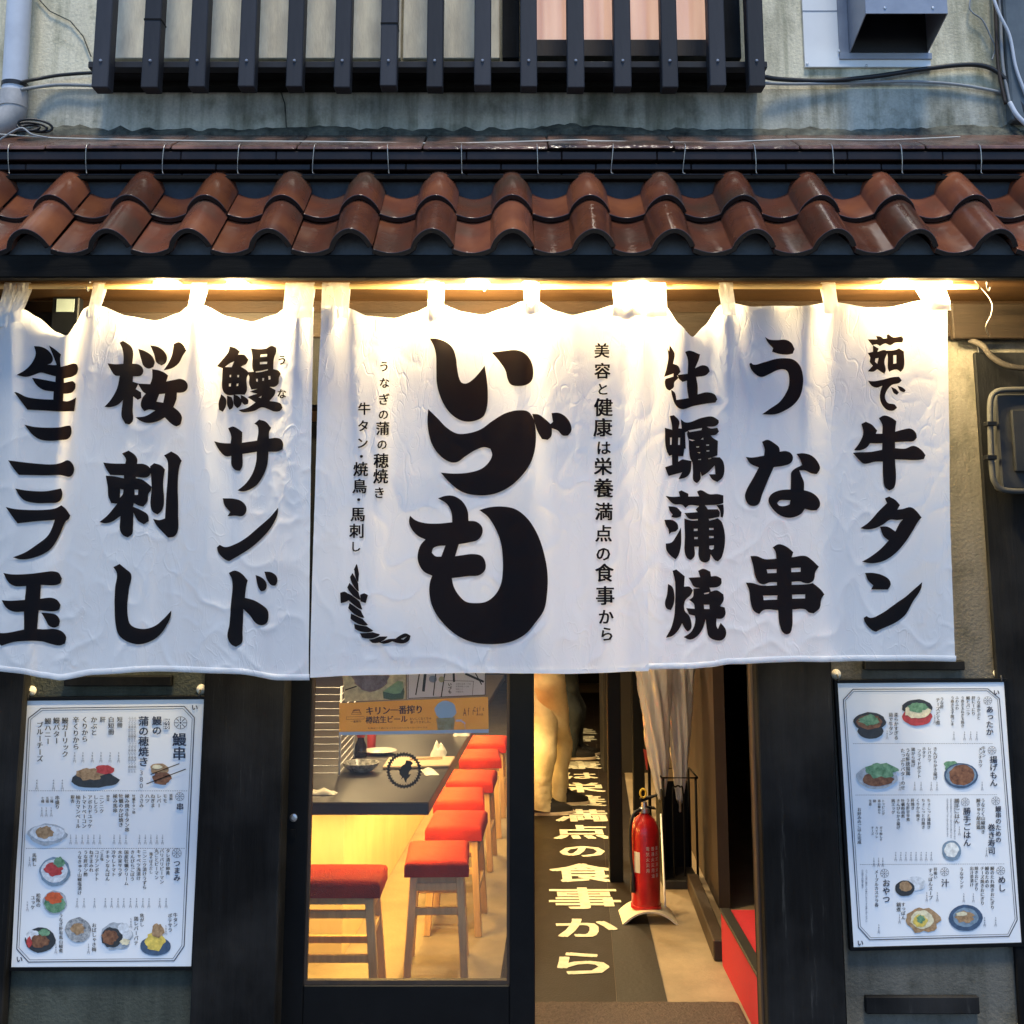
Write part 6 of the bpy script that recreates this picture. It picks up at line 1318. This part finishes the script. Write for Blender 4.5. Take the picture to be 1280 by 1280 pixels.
# ================================================================== PEOPLE
def person(label, x, y, rot, trousers, shirt, h=1.70, feet=((-.08, .09), (.10, -.09)), foot_lean=0.0, lean=0.0):
    """standing figure; local +x is the way it faces; feet = (forward, sideways) offsets"""
    t = thing('person', label, 'person', (x, y, 0)); s = h / 1.70
    rm = Matrix.Rotation(rot, 3, 'Z')
    def W_(p): q = Vector(p) * s; q.rotate(rm); return q + Vector((x, y, 0))
    def skin(name, verts, edges, m, sub=2, root=0, parent=t):
        me = bpy.data.meshes.new(name); o = bpy.data.objects.new(name, me); C.objects.link(o); o.parent = parent
        off = Vector(t.location)
        me.from_pydata([W_(v[:3]) - off for v in verts], edges, []); me.materials.append(m)
        sk = o.modifiers.new('skin', 'SKIN'); sk.use_smooth_shade = True
        for k, v in enumerate(verts):
            r_ = v[3] if len(v) == 4 else v[3:5]
            me.skin_vertices[0].data[k].radius = (r_ * s, r_ * s) if not isinstance(r_, (tuple, list)) else (r_[0] * s, r_[1] * s)
            me.skin_vertices[0].data[k].use_root = (k == root)
        sb = o.modifiers.new('smooth', 'SUBSURF'); sb.levels = sub; sb.render_levels = sub
        return o
    (f0, s0), (f1, s1) = feet; L = lean
    # continuous body: head, neck, torso, arms, hands, legs
    vs = [(0 + L, 0, .93, .105, .10), (L, 0, 1.08, .115, .13), (L, 0, 1.26, .12, .155), (L, 0, 1.40, .095, .14), (L + .005, 0, 1.48, .055, .055), (L + .012, 0, 1.56, .078, .07), (L + .012, 0, 1.64, .088, .078), (L + .005, 0, 1.70, .06, .055)]
    ed = [(0, 1), (1, 2), (2, 3), (3, 4), (4, 5), (5, 6), (6, 7)]
    def add(lst, start):
        prev = start
        for v in lst: vs.append(v); ed.append((prev, len(vs) - 1)); prev = len(vs) - 1
        return prev
    hands = []
    for sd in (1, -1):
        e = add([(L, sd * .17, 1.39, .055, .055), (L - .02, sd * .215, 1.12, .043, .043), (L + .17, sd * .16, 1.14, .032, .030), (L + .24, sd * .13, 1.16, .030, .030), (L + .27, sd * .12, 1.165, .028, .026)], 3); hands.append(e)
        base = vs[e]
        for k in range(4): add([(base[0] + .035, base[1], 1.195 - .018 * k, .009, .009), (base[0] + .060 - .004 * (k == 3), base[1] - sd * .008, 1.198 - .018 * k, .008, .008), (base[0] + .075 - .006 * (k == 3), base[1] - sd * .022, 1.196 - .017 * k, .007, .007)], e)
        add([(base[0] + .005, base[1] - sd * .02, 1.205, .010, .010), (base[0] + .028, base[1] - sd * .03, 1.215, .008, .008)], e)
    for sd, (fo, si) in ((1, (f0, s0)), (-1, (f1, s1))):
        add([(L * .7 + fo * .25, sd * .085, .80, .058, .056), ((fo + L) * .5 + .035, (sd * .085 + si) / 2, .52, .036, .034), (fo + .018, si, .34, .034, .032), (fo, si, .10, .024, .024), (fo + .05, si, .045, .026, .026), (fo + .13, si, .034, .022, .020)], 0)
    skin('body', vs, ed, M['skin'])
    # trousers
    tv = [(L, 0, .97, .12, .15), (L, 0, .87, .115, .15)]; te = [(0, 1)]
    for sd, (fo, si) in ((1, (f0, s0)), (-1, (f1, s1))):
        key = [(.90, L, sd * .070, .102), (.78, L * .7 + fo * .3, sd * .085, .094), (.52, (fo + L) * .5 + .035, (sd * .085 + si) / 2, .074), (.34, fo + .018, si, .068), (.18, fo - .006, si, .065), (.035, fo - .012, si, .069)]
        mb = MB(); nr, na = 60, 28; off_ = sd * 7.3 + x * 3
        for j in range(nr + 1):
            z = key[0][0] + (key[-1][0] - key[0][0]) * j / nr
            for (za, xa_, ya_, ra_), (zb_, xb_, yb_, rb_) in zip(key, key[1:]):
                if zb_ - 1e-6 <= z <= za + 1e-6:
                    q = (za - z) / (za - zb_); q = q * q * (3 - 2 * q); cx_ = xa_ + (xb_ - xa_) * q; cy_ = ya_ + (yb_ - ya_) * q; rr_0 = ra_ + (rb_ - ra_) * q; break
            low = max(0, 1 - z / .30)
            for i in range(na):
                a = 2 * math.pi * i / na
                fz = .005 * noise.noise((math.cos(a) * 1.2 + off_, math.sin(a) * 1.2, z * 7)) + (.004 + .007 * low) * noise.noise((math.cos(a) * .9, math.sin(a) * .9 + off_, z * 30 + 2.5 * math.cos(a + off_)))
                fz += .006 * math.exp(-((z - .50) / .05) ** 2) * math.sin(z * 160 + 3 * math.cos(a)) * max(0, -math.cos(a))
                crease = .006 * math.exp(-(math.sin(a) / .25) ** 2)      # pressed fold front and back
                r_ = rr_0 + fz + crease
                mb.v.append(W_((cx_ + r_ * math.cos(a), cy_ + r_ * .95 * math.sin(a), z + (.012 * math.cos(a + math.pi) if j == nr else 0))))
        for j in range(nr):
            for i in range(na): mb.f.append([j * na + i, j * na + (i + 1) % na, (j + 1) * na + (i + 1) % na, (j + 1) * na + i])
        mb.build('trouser_leg', trousers, t, smooth='all')
    tr = skin('trousers', tv, te, trousers, 3)
    sv = [(L, 0, .90, .152, .158), (L, 0, 1.08, .135, .15), (L, 0, 1.26, .138, .17), (L, 0, 1.41, .108, .15), (L + .003, 0, 1.465, .066, .066)]; se = [(0, 1), (1, 2), (2, 3), (3, 4)]
    for sd in (1, -1):
        n = len(sv); sv += [(L, sd * .175, 1.395, .07, .07), (L - .02, sd * .218, 1.12, .056, .056), (L + .12, sd * .178, 1.135, .046, .046)]; se += [(3, n), (n, n + 1), (n + 1, n + 2)]
    skin('shirt', sv, se, shirt)
    # head details
    hm = MB(); c = W_((L - .008, 0, 1.655))
    for i in range(13):
        th_ = math.pi * i / 12 * .62
        for j in range(20):
            a = 2 * math.pi * j / 20; v = Vector((math.sin(th_) * math.cos(a) * .102 - .008, math.sin(th_) * math.sin(a) * .092, math.cos(th_) * .105)) * s; v.x -= .01 if math.cos(a) > 0 and i > 6 else 0; v.rotate(rm); hm.v.append(c + v)
    for i in range(12):
        for j in range(20): hm.f.append([i * 20 + j, i * 20 + (j + 1) % 20, (i + 1) * 20 + (j + 1) % 20, (i + 1) * 20 + j])
    hm.build('hair', M['hair'], t, smooth='all')
    fm = MB()
    fm.tube([W_((L + .088, 0, 1.645)), W_((L + .108, 0, 1.60)), W_((L + .092, 0, 1.59))], [.008, .013, .008], 8); fm.build('nose', M['skin'], t, smooth='all')
    for sd in (1, -1):
        MB().lathe([(0, -.008), (.012, 0), (0, .008)], W_((L + .088, sd * .032, 1.645)), 10).build('eye', M['hair'], t, smooth='all')
        MB().lathe([(0, -.028), (.014, -.01), (.017, .012), (0, .028)], W_((L + .012, sd * .085, 1.625)), 10).build('ear', M['skin'], t, smooth='all')
    MB().tube([W_((L + .090, -.022, 1.560)), W_((L + .096, 0, 1.558)), W_((L + .090, .022, 1.560))], .006, 6).build('mouth', M['cap_red'], t, smooth='all')
    for (fo, si) in feet:
        mb = MB(); n = 20; prof2 = [(0.0, 1.0), (.022, 1.04), (.024, .98), (.06, .9), (.088, .52), (.10, .40)]
        so = MB(); 
        for z, k in ((0.0, .98), (.006, 1.0), (.022, 1.0)):
            for i in range(n):
                a = 2 * math.pi * i / n; so.v.append(W_((fo + .055 + .145 * k * math.cos(a), si + .046 * k * math.sin(a) * (1 + .15 * math.cos(a)), z)))
        for j in range(2):
            for i in range(n): so.f.append([j * n + i, j * n + (i + 1) % n, (j + 1) * n + (i + 1) % n, (j + 1) * n + i])
        so.f += [list(range(n)), [2 * n + i for i in range(n)]]
        sh = MB()
        for z, k, sx_ in ((.022, .96, 0), (.045, .93, -.002), (.062, .78, -.02), (.080, .55, -.045), (.105, .42, -.058)):
            for i in range(n):
                a = 2 * math.pi * i / n; sh.v.append(W_((fo + .055 + sx_ + .145 * k * math.cos(a), si + .045 * (k * .6 + .4) * math.sin(a), z)))
        for j in range(4):
            for i in range(n): sh.f.append([j * n + i, j * n + (i + 1) % n, (j + 1) * n + (i + 1) % n, (j + 1) * n + i])
        sh.f.append([4 * n + i for i in range(n)])
        s_o = sh.build('shoe', M['shoe'], t, smooth='all'); so.build('sole', M['sole'], s_o, smooth=True)
    return t
g1 = G(675, 1021, 0)
person('person in beige trousers and black shoes standing just inside beside the runner', g1.x + .01, g1.y + .14, R(8), M['beige_cloth'], M['shirt_white'], 1.72, ((-.012, -.09), (.135, .16)))
g2 = G(712, 951, 0)
person('person in dark trousers and black shoes standing farther back in the passage', g2.x + .035, g2.y + .12, R(5), M['navy_cloth'], M['shirt_dark'], 1.70, ((-.03, -.07), (.03, .10)), lean=-.15)
